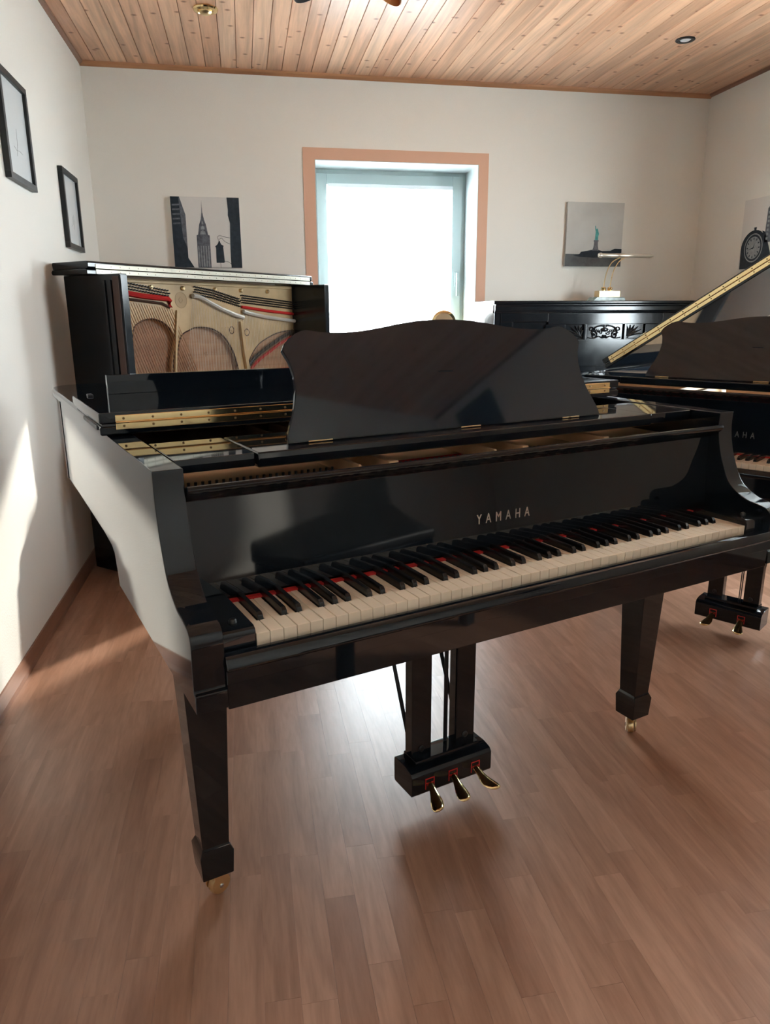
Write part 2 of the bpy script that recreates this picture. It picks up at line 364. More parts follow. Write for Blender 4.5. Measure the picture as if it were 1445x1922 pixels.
REVEAL = mat('dimmed_reveal_paint', (0.52, 0.57, 0.57), 0.7, spec=0.3, bump=0.15, bscale=150)  # white paint with the window glare taken down in its colour
def reveal(name, hole, place):
    bm = bmesh.new(); t = 0.004
    for (a0, a1, z0, z1) in [(hole[0], hole[0]+t, hole[2], hole[3]), (hole[1]-t, hole[1], hole[2], hole[3]), (hole[0]+t, hole[1]-t, hole[3]-t, hole[3])]:
        if place == 'back': box(bm, a0, a1, YB-0.003, YB+WT-0.01, z0, z1)
        else: box(bm, XR-0.003, XR+WT-0.01, a0, a1, z0, z1)
    tag(obj(name, bm, REVEAL), kind='structure')
reveal('trim_7', BW, 'back'); reveal('trim_8', RW, 'right')
def make_window(name, w, h, handle=True):
    """casement in its own frame, local x across, y outwards, origin lower left of the opening"""
    root = tag(empty(name), kind='structure')
    bm = bmesh.new(); f = 0.045
    for a in [(0, f, 0, h), (w-f, w, 0, h), (f, w-f, 0, f), (f, w-f, h-f, h)]: box(bm, a[0], a[1], 0.0, 0.07, a[2], a[3])
    obj('window_frame', bm, WHITEP, root, bevel=0.003)
    bm = bmesh.new(); s0, s1 = 0.03, 0.098
    for a in [(s0, s1, s0, h-s0), (w-s1, w-s0, s0, h-s0), (s1, w-s1, s0, s1), (s1, w-s1, h-s1, h-s0)]: box(bm, a[0], a[1], -0.018, 0.05, a[2], a[3])
    obj('sash', bm, WHITEP, root, bevel=0.004)
    obj('pane', bx(s1-0.01, w-s1+0.01, 0.022, 0.028, s1-0.01, h-s1+0.01), PANE, root)
    bm = bx(w-0.075, w-0.048, -0.030, -0.018, h*0.40, h*0.48); box(bm, w-0.068, w-0.055, -0.055, -0.030, h*0.455, h*0.47); box(bm, w-0.070, w-0.053, -0.062, -0.045, h*0.35, h*0.475)
    obj('handle', bm, WHITEP, root, bevel=0.003)
    return root
w1 = make_window('window_1', BW[1]-BW[0], BW[3]-BW[2]); w1.location = (BW[0], YB+0.27, BW[2])
w2 = make_window('window_2', RW[1]-RW[0], RW[3]-RW[2]); w2.location = (XR+0.27, RW[1], RW[2]); w2.rotation_euler = (0, 0, -PI/2)
tag(obj('trim_5', bx(BW[0]-0.03, BW[1]+0.03, YB-0.03, YB+0.26, BW[2]-0.025, BW[2]), WHITEP, bevel=0.004), kind='structure')
tag(obj('trim_6', bx(XR-0.03, XR+0.26, RW[0]-0.03, RW[1]+0.03, RW[2]-0.025, RW[2]), WHITEP, bevel=0.004), kind='structure')

# venetian blind on the back window, slats turned flat
bl = tag(empty('venetian_blind', ((BW[0]+BW[1])/2, YB+0.235, BW[3]-0.095)), 'pale blue-white venetian blind with open slats hanging in the bright window', 'blind')
bwid = 0.415
obj('head_rail', bx(-bwid, bwid, -0.014, 0.014, -0.022, 0.0), SLAT, bl, bevel=0.002)
slat_bm = pz([(-0.0085, 0.0), (-0.004, 0.0008), (0.004, 0.0008), (0.0085, 0.0), (0.004, 0.0003), (-0.004, 0.0003)], 'x', -bwid, bwid)
bmesh.ops.recalc_face_normals(slat_bm, faces=slat_bm.faces[:]); sme = bpy.data.meshes.new('slat'); slat_bm.to_mesh(sme); slat_bm.free(); sme.materials.append(SLAT)
for k in range(46):
    o = bpy.data.objects.new('slat', sme); COL.objects.link(o); o.parent = bl; o.location = (0, 0, -0.045-k*0.022)
for xx in (-0.33, -0.08, 0.15, 0.36):
    bm = bmesh.new(); tube(bm, [(xx, -0.010, -0.02), (xx, -0.010, -1.06)], 0.0012, 5); obj('cord', bm, SLAT, bl)

# ------------------------------------------------------------------ grand pianos
def grand_keys(parent):
    kw = 1.225/52; gp = 0.0007; zt, zb, yb = 0.727, 0.704, 0.162
    # notch pattern by letter: (left notch, right notch)
    half = {'C': (0, .0085), 'D': (.0050, .0050), 'E': (.0085, 0), 'F': (0, .0090), 'G': (.0036, .0066), 'A': (.0066, .0036), 'B': (.0090, 0)}
    names = 'ABCDEFG'; meshes = {}
    def white(l, r):
        bm = bmesh.new(); y1 = 0.050
        poly = [(gp, 0), (kw-gp, 0), (kw-gp, y1), (kw-gp-r, y1), (kw-gp-r, yb), (gp+l, yb), (gp+l, y1), (gp, y1)]
        q = [poly[0]]
        for p in poly[1:]:
            if p != q[-1]: q.append(p)
        prism(bm, q, 'z', zb, zt)
        bmesh.ops.recalc_face_normals(bm, faces=bm.faces[:])
        ed = [e for e in bm.edges if all(abs(v.co.z-zt) < 1e-6 for v in e.verts)]
        bmesh.ops.bevel(bm, geom=ed, offset=0.0007, segments=1, affect='EDGES')
        me = bpy.data.meshes.new('white_key'); bm.to_mesh(me); bm.free(); me.materials.append(IVORY); return me
    bm = bmesh.new(); w = 0.0055; wt = 0.0041
    secs = [(0.0505, 0.724, w, 0.724), (0.0505, 0.7275, w, 0.7275)]
    v = []
    for (y, z, hw) in [(0.050, 0.7240, w), (0.0515, 0.7340, wt+0.0008), (0.0565, 0.7395, wt), (0.1600, 0.7400, wt), (0.1600, 0.7240, w)]:
        v.append((bm.verts.new((-hw, y, z)), bm.verts.new((hw, y, z))))
    # body: sides as quads between base edge and top line
    for (a, b) in zip(v, v[1:]): bm.faces.new((a[0], a[1], b[1], b[0]))
    bm.faces.new((v[4][0], v[4][1], v[0][1], v[0][0]))
    bm.faces.new([p[0] for p in v]); bm.faces.new([p[1] for p in v][::-1])
    bmesh.ops.recalc_face_normals(bm, faces=bm.faces[:])
    bmesh.ops.bevel(bm, geom=[e for e in bm.edges if e.calc_face_angle(0) > 0.5], offset=0.0007, segments=1, affect='EDGES')
    bme = bpy.data.meshes.new('black_key'); bm.to_mesh(bme); bm.free(); bme.materials.append(SHARP)
    for i in range(52):
        L = names[i % 7]; l, r = half[L]
        if i == 0: l = 0
        if i == 51: l, r = 0, 0
        if (l, r) not in meshes: meshes[(l, r)] = white(l, r)
        x0 = -0.6125 + i*kw
        o = bpy.data.objects.new('white_key', meshes[(l, r)]); COL.objects.link(o); o.parent = parent; o.location = (x0, 0, random.uniform(-0.0002, 0.0002))
        if r > 0 and i < 51:
            nx = half[names[(i+1) % 7]][0]
            o = bpy.data.objects.new('black_key', bme); COL.objects.link(o); o.parent = parent; o.location = (x0+kw-(r-nx)/2, 0, 0)

RIM = [(-0.723, 0.70), (-0.723, 0.95), (-0.723, 1.25), (-0.723, 1.46), (-0.700, 1.545), (-0.640, 1.578), (-0.52, 1.59), (-0.36, 1.585), (-0.22, 1.545), (-0.11, 1.45), (-0.02, 1.31), (0.08, 1.17), (0.22, 1.06), (0.40, 0.98), (0.55, 0.91), (0.655, 0.82), (0.710, 0.73), (0.723, 0.66)]
RIMC = [Vector(p) for p in catmull([(x, y, 0) for x, y in RIM], 5)]
def offset_line(P, d):
    out = []
    for i, p in enumerate(P):
        t = (P[min(i+1, len(P)-1)] - P[max(i-1, 0)]).normalized(); nrm = Vector((-t.y, t.x, 0))
        out.append(p + nrm*d)
    return out
DESK = [(.404, 0), (.4035, .013), (.392, .040), (.379, .070), (.371, .100), (.3695, .130), (.374, .155), (.3845, .178), (.378, .190), (.366, .2015), (.350, .211), (.337, .216), (.328, .2178), (.318, .2165), (.300, .2135), (.275, .2115), (.245, .2112), (.205, .2138), (.16, .2200), (.115, .2275), (.07, .2335), (.035, .2355), (0, .2362)]

def make_grand(loc, yaw, label, open_deg, pedals, lyre_y, lyre_x, letter_x, letter_m):
    root = tag(empty('grand_piano', loc, yaw), label, 'piano')
    O, I = 0.723, 0.672
    # --- case: side cheeks with scrolled arms, curved rim
    prof = catmull([(0.143, 0.977, 0), (0.1425, 0.935, 0), (0.134, 0.890, 0), (0.118, 0.846, 0), (0.094, 0.803, 0), (0.050, 0.776, 0), (0.010, 0.768, 0), (-0.014, 0.760, 0), (-0.0245, 0.742, 0), (-0.0225, 0.70, 0), (-0.022, 0.661, 0)], 5)
    side = [(0.76, 0.977)] + [(p[0], p[1]) for p in prof] + [(-0.029, 0.659), (-0.030, 0.628), (0.606, 0.630), (0.614, 0.660), (0.632, 0.700), (0.66, 0.710), (0.76, 0.720)]
    longside = [(1.42, 0.977)] + side[1:-1] + [(0.76, 0.717), (1.18, 0.722), (1.42, 0.722)]
    for sx in (-1, 1):
        bm = pz(longside if sx < 0 else side, 'x', sx*I, sx*O); obj('case_cheek', bm, BLACK, root, bevel=0.0022, seg=2, ang=40)
    k0 = next(i for i, p in enumerate(RIMC) if p.y >= 1.40)
    rimc = RIMC[k0:]; bm = bmesh.new(); inner = offset_line(RIMC, -0.045)[k0:]
    A = [(rimc, 0.722), (rimc, 0.977), (inner, 0.977), (inner, 0.722)]
    rows = [[bm.verts.new((p.x, p.y, z)) for p in line] for line, z in A]
    for k in range(4):
        R0, R1 = rows[k], rows[(k+1) % 4]
        for i in range(len(rimc)-1): bm.faces.new((R0[i], R0[i+1], R1[i+1], R1[i]))
    bm.faces.new([r[0] for r in rows]); bm.faces.new([r[-1] for r in rows][::-1])
    obj('case_rim', bm, BLACK, root, smooth=True)
    # underside and keybed
    bm = bmesh.new(); prism(bm, [(p.x, p.y) for p in offset_line(RIMC, -0.04)] + [(0.66, 0.3), (-0.66, 0.3)], 'z', 0.735, 0.755)
    obj('soundboard', bm, SOUND, root)
    bm = bx(-I, I, -0.027, 0.70, 0.622, 0.668); obj('key_bed', bm, BLACK, root, bevel=0.002)
    slip = [(-0.003, 0.664), (-0.003, 0.7055), (-0.007, 0.7105), (-0.016, 0.7115), (-0.026, 0.7085), (-0.033, 0.700), (-0.0345, 0.692), (-0.031, 0.6875), (-0.0275, 0.6865), (-0.0275, 0.664)]
    obj('key_slip', pz(slip, 'x', -I, I), BLACK, root, bevel=0.0012, seg=1)
    for sx in (-1, 1):
        blk = [(0.155, 0.668), (0.155, 0.742), (0.006, 0.742), (-0.002, 0.738), (-0.004, 0.730), (-0.004, 0.668)]
        kb = obj('key_block', pz(blk, 'x', sx*0.6135, sx*I), BLACK, root, bevel=0.002)
        kn = obj('knob', lathe(bmesh.new(), [(0.0065, 0), (0.0068, 0.004), (0.0052, 0.007), (0.002, 0.0085)], (sx*0.641, 0.028, 0.7415), 16), SATIN, kb, smooth=True)
    # --- fallboard
    fb = [(0.158, 0.734), (0.162, 0.80), (0.166, 0.86), (0.166, 0.915), (0.160, 0.922), (0.146, 0.926), (0.137, 0.930), (0.131, 0.936), (0.1285, 0.942), (0.132, 0.9465), (0.139, 0.947), (0.152, 0.942), (0.176, 0.930), (0.178, 0.924), (0.178, 0.734)]
    fbo = obj('fallboard', pz(fb, 'x', -I+0.001, I-0.001), BLACK, root, bevel=0.0012, seg=2, ang=20)
    text_mesh('lettering', 'YAMAHA', 0.0305, letter_m, fbo, (letter_x, 0.1612, 0.797), (PI/2, 0, 0), 0.70)
    obj('felt_strip', bx(-0.6125, 0.6125, 0.146, 0.159, 0.7262, 0.7305), FELT, root)
    kb = obj('keyboard', bx(-0.6125, 0.6125, 0.004, 0.175, 0.669, 0.7035), MAHOG, root)
    grand_keys(kb)
    # --- iron plate seen in the gap above the fallboard
    bm = bmesh.new(); prism(bm, [(p.x, p.y) for p in offset_line(RIMC, -0.05)] + [(0.665, 0.190), (-0.665, 0.190)], 'z', 0.885, 0.905)
    pl = obj('iron_plate', bm, PLATE, root)
    for (xa, xb, ya, yb) in [(-0.315, -0.30, 0.22, 0.9), (-0.245, -0.215, 0.22, 0.9), (0.02, 0.035, 0.22, 0.9), (0.10, 0.125, 0.22, 0.9), (0.35, 0.375, 0.22, 0.85)]:
        bm = bmesh.new(); prism(bm, [(xa, 0.90), (xb, 0.90), (xb-0.004, 0.932), (xa+0.004, 0.932)], 'y', ya, yb); obj('strut', bm, PLATE, pl, bevel=0.002)
    bm = bmesh.new(); box(bm, -0.66, -0.33, 0.50, 0.54, 0.90, 0.935); box(bm, -0.20, 0.01, 0.52, 0.55, 0.90, 0.935); box(bm, 0.13, 0.66, 0.53, 0.56, 0.90, 0.935); obj('capo_bar', bm, PLATE, pl, bevel=0.004)
    bm = bmesh.new()
    for k in range(24): tube(bm, [(-0.64+k*0.0135, 0.304, 0.895), (-0.64+k*0.0135, 0.302, 0.916)], 0.0030, 6)
    for k in range(34):
        xx = -0.19 + k*0.0125
        if not (0.01 < xx < 0.135): tube(bm, [(xx, 0.304, 0.895), (xx, 0.303, 0.910)], 0.0024, 6)
    tag(obj('tuning_pins', bm, DARKMETAL, pl), kind='stuff')
    obj('felt_strip', bx(-0.195, 0.005, 0.308, 0.322, 0.9045, 0.909), FELT, pl)
    # --- music shelf and desk
    obj('shelf_wing', bx(-I+0.004, -0.520, 0.228, 0.43, 0.950, 0.975), BLACK, root, bevel=0.0025)
    obj('shelf_wing', bx(0.520, I-0.004, 0.228, 0.43, 0.950, 0.975), BLACK, root, bevel=0.0025)
    sh = obj('music_shelf', bx(-0.517, 0.517, 0.222, 0.43, 0.947, 0.976), BLACK, root, bevel=0.004, seg=3)
    tau = math.radians(20.6); poly = [(x*1.021, h*1.04) for x, h in DESK] + [(-x*1.021, h*1.04) for x, h in DESK[-2::-1]]
    bm = bmesh.new(); th = 0.011
    prism(bm, poly, 'y', 0.0, th)
    bmesh.ops.recalc_face_normals(bm, faces=bm.faces[:])
    ed = [e for e in bm.edges if abs(e.verts[0].co.y-e.verts[1].co.y) < 1e-6]
    bmesh.ops.bevel(bm, geom=ed, offset=0.0015, segments=2, affect='EDGES')
    T = Matrix.Translation((-0.022, 0.275, 0.978)) @ Matrix.Rotation(-tau, 4, 'X')
    bmesh.ops.transform(bm, matrix=T, verts=bm.verts[:])
    dk = obj('music_desk', bm, DESKM, root, smooth=True)
    for hx in (-0.345, 0.02, 0.315):
        bm = bmesh.new(); tube(bm, [(-0.022+hx-0.026, 0.2725, 0.9785), (-0.022+hx+0.026, 0.2725, 0.9785)], 0.0015, 8); obj('hinge', bm, BRASS2, dk)
    bm = bmesh.new(); box(bm, -0.06, -0.02, 0.325, 0.335, 0.976, 1.10); bmesh.ops.transform(bm, matrix=Matrix.Translation((0, 0.335, 0.981)) @ Matrix.Rotation(0.05, 4, 'X') @ Matrix.Translation((0, -0.335, -0.981)), verts=bm.verts[:])
    obj('desk_prop', bm, BLACK, dk, bevel=0.002)
    # --- lid with its front flap folded back on top of it
    lidT = Matrix.Identity(4)
    if open_deg: lidT = Matrix.Translation((-0.735, 0, 0.981)) @ Matrix.Rotation(-math.radians(open_deg), 4, 'Y') @ Matrix.Translation((0.735, 0, -0.981))
    def lid_part(name, bm, m, parent, **k):
        bmesh.ops.transform(bm, matrix=lidT, verts=bm.verts[:]); return obj(name, bm, m, parent, **k)
    outl = offset_line(RIMC, 0.016)
    poly = [(p.x, p.y) for p in outl] + [(0.738, 0.545), (-0.738, 0.545)]
    bm = bmesh.new()
    ring = []
    def inset(poly, d):
        P = [Vector((x, y, 0)) for x, y in poly]; c = Vector((-0.1, 1.0, 0)); return [tuple((p + (c-p).normalized()*d))[:2] for p in P]
    levels = [(0.004, 0.980), (0.0, 0.983), (0.0, 0.996), (0.005, 0.9985), (0.006, 1.003)]
    for d, z in levels: ring.append([bm.verts.new((x, y, z)) for x, y in inset(poly, d)])
    for Aa, Bb in zip(ring, ring[1:]):
        for i in range(len(poly)): bm.faces.new((Aa[i], Aa[(i+1) % len(poly)], Bb[(i+1) % len(poly)], Bb[i]))
    bm.faces.new(ring[0][::-1]); bm.faces.new(ring[-1])
    lid = lid_part('lid', bm, BLACK, root, smooth=True)
    fl = bmesh.new(); box(fl, -0.738, 0.738, 0.545, 0.957, 1.0042, 1.0265)
    flap = lid_part('front_flap', fl, BLACK, root, bevel=0.003, seg=2)
    ap = bx(-0.655, 0.655, 0.935, 0.9555, 1.0262, 1.0745); lid_part('apron', ap, BLACK, flap, bevel=0.0012)
    lp = bx(-0.708, -0.695, 0.905, 0.93, 1.026, 1.032); lid_part('rubber_stop', lp, DARKMETAL, flap, bevel=0.002)
    pin = bmesh.new(); prism(pin, [(0.57, 0.990), (0.76, 0.990), (0.766, 0.994), (0.76, 0.999), (0.57, 0.999)], 'x', -0.7405, -0.737); lid_part('edge_plate', pin, DARKMETAL, lid)
    for zz, nm in ((1.0062, 'upper'), (0.9908, 'lower')):
        bm = bx(-0.706, 0.700, 0.5432, 0.546, zz, zz+0.0148)
        lf = lid_part('hinge_leaf', bm, BRASS, lid if nm == 'lower' else flap, bevel=0.0008, seg=1)
    bm = bmesh.new(); tube(bm, [(-0.706, 0.5425, 1.0059), (0.700, 0.5425, 1.0059)], 0.0022, 8); lid_part('hinge_pin', bm, BRASS, lid, smooth=True)
    for zz, pa in ((1.0136, flap), (0.9980, lid)):
        bm = bmesh.new()
        for k in range(24): lathe(bm, [(0.0028, 0), (0.0026, -0.0008), (0.001, -0.0013)], (-0.69+k*0.0596, 0.5432, zz), 8, 'y')
        tag(lid_part('hinge_screws', bm, mat('screw_head', (0.22, 0.14, 0.07), 0.4, metal=0.9), pa), kind='stuff')
    if open_deg:
        a = math.radians(open_deg); px = 0.66; hz = 0.981 + (px+0.735-0.30)*math.tan(a)*0.98
        bm = bmesh.new(); tube(bm, [(0.69, 0.86, 0.975), (0.47, 0.80, 0.981+(0.47+0.735)*math.tan(a))], 0.010, 10); obj('lid_prop', bm, BLACK, root, smooth=True)
    for (bxp, byp) in ((-0.716, 0.60), (-0.716, 1.45)):
        pass
    # --- legs
    for (lx, ly) in ((-0.6355, 0.2988), (0.6355, 0.2988), (-0.28, 1.32)):
        bm = bmesh.new(); zt = 0.623 if ly < 1 else 0.735
        prev = None
        for z, w in [(zt, 0.094), (zt-0.03, 0.0905), (0.142, 0.0575), (0.1405, 0.0575), (0.124, 0.0725), (0.066, 0.0665)]:
            ring = [bm.verts.new((lx+sx*w/2, ly+sy_*w/2, z)) for sx, sy_ in ((-1, -1), (1, -1), (1, 1), (-1, 1))]
            if prev:
                for k in range(4): bm.faces.new((prev[k], prev[(k+1) % 4], ring[(k+1) % 4], ring[k]))
            else: bm.faces.new(ring)
            prev = ring
        bm.faces.new(prev[::-1])
        lg = obj('leg', bm, BLACK if ly < 1 else BLACK, root, bevel=0.0018)
        ca = -1.25 if lx < 0 else -0.75
        CR = Matrix.Translation((lx, ly, 0)) @ Matrix.Rotation(ca, 4, 'Z') @ Matrix.Translation((-lx, -ly, 0))
        bm = bmesh.new(); lathe(bm, [(0.005, -0.008), (0.020, -0.008), (0.0215, -0.005), (0.0215, 0.005), (0.020, 0.008), (0.005, 0.008)], (lx, ly+0.006, 0.0215), 28, 'x')
        bmesh.ops.transform(bm, matrix=CR, verts=bm.verts[:])
        obj('caster_wheel', bm, BRASS2, lg, smooth=True)
        bm = bmesh.new()
        disc = [(ly-0.012, 0.068), (ly+0.012, 0.068)] + [(ly+0.006+0.0225*math.cos(a), 0.0275+0.0225*math.sin(a)) for a in [math.radians(62-18.2*k) for k in range(17)]]
        for sx in (-1, 1): prism(bm, disc, 'x', lx+sx*0.0105, lx+sx*0.0138)
        lathe(bm, [(0.013, 0.050), (0.015, 0.068)], (lx, ly, 0), 16)
        bmesh.ops.transform(bm, matrix=CR, verts=bm.verts[:])
        fk = obj('caster_fork', bm, BRASS2, lg)
        bm = lathe(bmesh.new(), [(0.003, -0.0165), (0.0052, -0.0150), (0.0052, 0.0150), (0.003, 0.0165)], (lx, ly+0.006, 0.0235), 12, 'x')
        bmesh.ops.transform(bm, matrix=CR, verts=bm.verts[:]); obj('caster_axle', bm, STEEL, lg, smooth=True)
    # --- pedal lyre
    cx, y0 = lyre_x, lyre_y
    bxp = [(y0, 0.058), (y0-0.003, 0.063), (y0-0.003, 0.112), (y0+0.004, 0.122), (y0+0.030, 0.128), (y0+0.084, 0.128), (y0+0.086, 0.124), (y0+0.086, 0.062), (y0+0.082, 0.058)]
    ly = obj('pedal_lyre', pz(bxp, 'x', cx-0.122, cx+0.122), BLACK, root, bevel=0.004, seg=2, ang=25)
    obj('lyre_ledge', bx(cx-0.098, cx+0.098, y0+0.020, y0+0.080, 0.126, 0.139), BLACK, ly, bevel=0.003)
    for sx in (-1, 1):
        bm = bmesh.new(); box(bm, cx+sx*0.067-0.029, cx+sx*0.067+0.029, y0+0.040, y0+0.076, 0.12, 0.630); obj('lyre_post', bm, BLACK, ly, bevel=0.004)
        obj('lyre_button', lathe(bmesh.new(), [(0.0085, 0), (0.0085, -0.002), (0.006, -0.004)], (cx+sx*0.067-0.002, y0+0.040, 0.158), 18, 'y'), SATIN, ly, smooth=True)
        bm = bmesh.new(); tube(bm, [(cx+sx*0.075, y0+0.084, 0.14), (cx+sx*0.072, y0+0.30, 0.64)], 0.0055, 8); obj('lyre_brace', bm, SATIN, ly, smooth=True)
    offs = {3: (-0.070, 0.0, 0.070), 2: (-0.052, 0.052)}[pedals]
    for k, dx in enumerate(offs):
        sp_ = {3: (-0.016, -0.004, 0.024), 2: (-0.012, 0.012)}[pedals][k]
        fr = bmesh.new(); xx = cx+dx; fw = 0.0135
        for a in [(-fw, fw, 0.0975, 0.1), (-fw, -fw+0.0022, 0.070, 0.0975), (fw-0.0022, fw, 0.070, 0.0975), (-fw, fw, 0.0855, 0.0872)]: box(fr, xx+a[0], xx+a[1], y0-0.0042, y0-0.001, a[2], a[3])
        obj('pedal_felt', fr, FELT, ly)
        secs = [(0.0, 0.0085, 0.084, 0.005), (-0.010, 0.0090, 0.081, 0.005), (-0.020, 0.0100, 0.075, 0.005), (-0.030, 0.0125, 0.068, 0.005), (-0.040, 0.0160, 0.062, 0.0052), (-0.050, 0.0182, 0.0575, 0.0052), (-0.058, 0.0180, 0.055, 0.0050), (-0.064, 0.0155, 0.0535, 0.0046), (-0.068, 0.0105, 0.0525, 0.0038), (-0.0700, 0.003, 0.0522, 0.0014)]
        bm = bmesh.new(); rings = []
        for (dy, hw, z, ht) in secs:
            rings.append([bm.verts.new((xx + sp_*(dy/0.07)**2 + hw*math.cos(2*PI*i/14), y0+dy+0.0, z+ht*math.sin(2*PI*i/14))) for i in range(14)])
        for Aa, Bb in zip(rings, rings[1:]):
            for i in range(14): bm.faces.new((Aa[i], Aa[(i+1) % 14], Bb[(i+1) % 14], Bb[i]))
        bm.faces.new(rings[0][::-1]); bm.faces.new(rings[-1])
        obj('pedal', bm, BRASS, ly, smooth=True)
        bm = bmesh.new(); tube(bm, [(cx+0.020+dx*0.06, y0+0.064, 0.128), (cx+0.020+dx*0.06, y0+0.064, 0.63)], 0.0020, 6); obj('pedal_rod', bm, DARKMETAL, ly, smooth=True)
    return root

G1 = make_grand((0.573, 1.287, 0), 0.3276, 'polished black grand piano with closed lid, folded front flap and three brass pedals', 0, 3, 0.296, -0.016, 0.0095, LETTER)
G2 = make_grand((1.609, 2.202, 0), math.radians(-53.5), 'black grand piano with its lid propped open, two brass pedals, by the right wall', 32.6, 2, 0.215, 0.0, -0.040, mat('dimmed_letter', (0.20, 0.19, 0.17), 0.4, metal=0.7))  # letters darkened here: their weak reflection is put into the colour

# ------------------------------------------------------------------ open upright across the left corner
def make_open_upright():
    root = tag(empty('upright_piano', (-0.505, 3.374, 0), 0.827), 'old black upright piano with front panel off showing strings, across the corner', 'piano')
    Wd, Dp = 1.488, 0.379
    for a0, a1, nm in ((0.0, 0.038, 'L'), (Wd-0.038, Wd, 'R')):
        sd_ = obj('side_panel', bx(a0, a1, 0.0, Dp, 0.06, 1.395), BLACK2, root, bevel=0.003)
        ob = -0.006 if nm == 'L' else Wd
        for yy in (0.055, 0.095):
            bm = pz([(yy, 0.70), (yy+0.014, 0.70), (yy+0.014, 1.37), (yy, 1.37)], 'x', ob, ob+0.006); obj('moulding', bm, BLACK2, sd_, bevel=0.002)
        bm = bx(a0+(0.0 if nm == 'L' else 0.0), a1, 0.0, 0.05, 0.06, 1.39)
        bm.free()
        if nm == 'L': obj('wood_strip', bx(-0.004, 0.0, 0.006, 0.046, 0.72, 1.385), MAHOG, sd_, bevel=0.001)
        obj('edge_strip', bx(a0+0.002, a1-0.002, -0.004, 0.0, 0.78, 1.39), MAHOG if nm == 'Z' else BLACK2, sd_, bevel=0.001)
    obj('back_panel', bx(0.038, Wd-0.038, 0.30, Dp, 0.06, 1.385), SOUND, root)
    # top: rear half of lid with the front half folded over it
    def lidprof(z0, z1, f, o): return [(f, z0+0.006), (f+0.008, z0), (Dp+o, z0), (Dp+o, z1), (f+0.006, z1), (f, z1-0.006)]
    cr = obj('cornice', pz([(0.150, 1.394), (0.150, 1.414), (0.160, 1.418), (Dp+0.01, 1.418), (Dp+0.02, 1.408), (Dp+0.012, 1.396)], 'x', -0.046, Wd+0.05), BLACK2, root, bevel=0.004)
    ld = obj('lid', pz([(0.158, 1.4185), (0.150, 1.424), (0.150, 1.444), (0.158, 1.450), (Dp+0.015, 1.450), (Dp+0.02, 1.442), (Dp+0.015, 1.4185)], 'x', -0.038, Wd+0.04), BLACK2, root, bevel=0.003)
    for z0, pa in ((1.4200, ld), (1.3975, cr)):
        bm = bmesh.new()
        obj('hinge_leaf', bx(0.0, Wd+0.015, 0.1478, 0.151, z0, z0+0.019), mat('nickel_hinge', (0.52, 0.50, 0.42), 0.40, metal=0.5), pa, bevel=0.001, seg=1)
        for k in range(30): lathe(bm, [(0.0028, 0), (0.001, -0.0012)], (0.03+k*0.0495, 0.1478, z0+0.0095), 8, 'y')
        tag(obj('hinge_screws', bm, STEEL, pa), kind='stuff')
    # iron plate with arched openings
    b = 0.245
    pl_poly = [(0.04, 1.392), (Wd-0.04, 1.392), (Wd-0.04, 1.14)] + [(1.474, 1.138), (1.40, 1.134), (1.314, 1.124), (1.21, 1.096), (1.122, 1.058), (1.06, 1.00), (1.019, 0.952), (1.0, 0.91), (0.957, 0.91), (0.949, 0.941), (0.93, 1.00), (0.893, 1.066), (0.84, 1.12), (0.763, 1.155), (0.71, 1.164), (0.662, 1.163), (0.603, 1.150), (0.56, 1.135), (0.535, 1.105), (0.50, 1.0), (0.48, 0.91), (0.455, 0.91), (0.470, 1.0), (0.499, 1.09), (0.504, 1.110), (0.485, 1.145), (0.456, 1.176), (0.42, 1.195), (0.397, 1.203), (0.346, 1.207), (0.31, 1.20), (0.285, 1.191), (0.262, 1.175), (0.247, 1.153), (0.235, 1.10), (0.230, 1.03), (0.262, 0.93), (0.275, 0.91), (0.235, 0.91), (0.205, 1.02), (0.04, 1.02)]
    plate = obj('iron_plate', pz(pl_poly, 'y', b, b+0.018), PLATE2, root, bevel=0.003, ang=50)
    bm = bmesh.new(); box(bm, 0.06, Wd-0.05, b-0.010, b, 1.372, 1.386); obj('plate_rail', bm, PLATE2, plate, bevel=0.003)
    for xx in (0.16, 0.37, 0.575, 0.80, 1.0, 1.22): obj('plate_bolt', lathe(bmesh.new(), [(0.011, 0), (0.011, -0.010), (0.007, -0.014)], (xx, b, 1.355), 12, 'y'), BRASS2, plate, smooth=True)
    for (xx, zz) in ((0.913, 1.144), (1.033, 1.130)): obj('plate_hole', lathe(bmesh.new(), [(0.020, 0.0005), (0.021, -0.001), (0.016, -0.001), (0.0155, 0.0005)], (xx, b, zz), 20, 'y'), MAHOG, plate)
    obj('emblem', lathe(bmesh.new(), [(0.040, 0), (0.0405, -0.0012), (0.037, -0.0016), (0.0365, -0.0006), (0.015, -0.0006), (0.0145, -0.0016), (0.009, -0.0016), (0.0085, -0.0004)], (0.561, b, 1.298), 28, 'y'), mat('plate_emblem_bronze', (0.40, 0.28, 0.14), 0.5), plate)
    bm = bmesh.new(); prism(bm, [(0.967, 1.19), (0.990, 1.19), (1.008, 1.02), (1.03, 0.92), (1.004, 0.92), (0.985, 1.02)], 'y', b-0.020, b); obj('strut', bm, PLATE2, plate, bevel=0.004)
    bm = bmesh.new(); prism(bm, [(0.535, 1.23), (0.52, 1.25), (0.50, 1.12), (0.475, 0.93), (0.487, 0.93), (0.512, 1.11)], 'y', b-0.012, b); obj('strut', bm, PLATE2, plate, bevel=0.003)
    obj('soundboard', bx(0.04, Wd-0.04, b+0.030, b+0.04, 0.60, 1.25), SOUND, root)
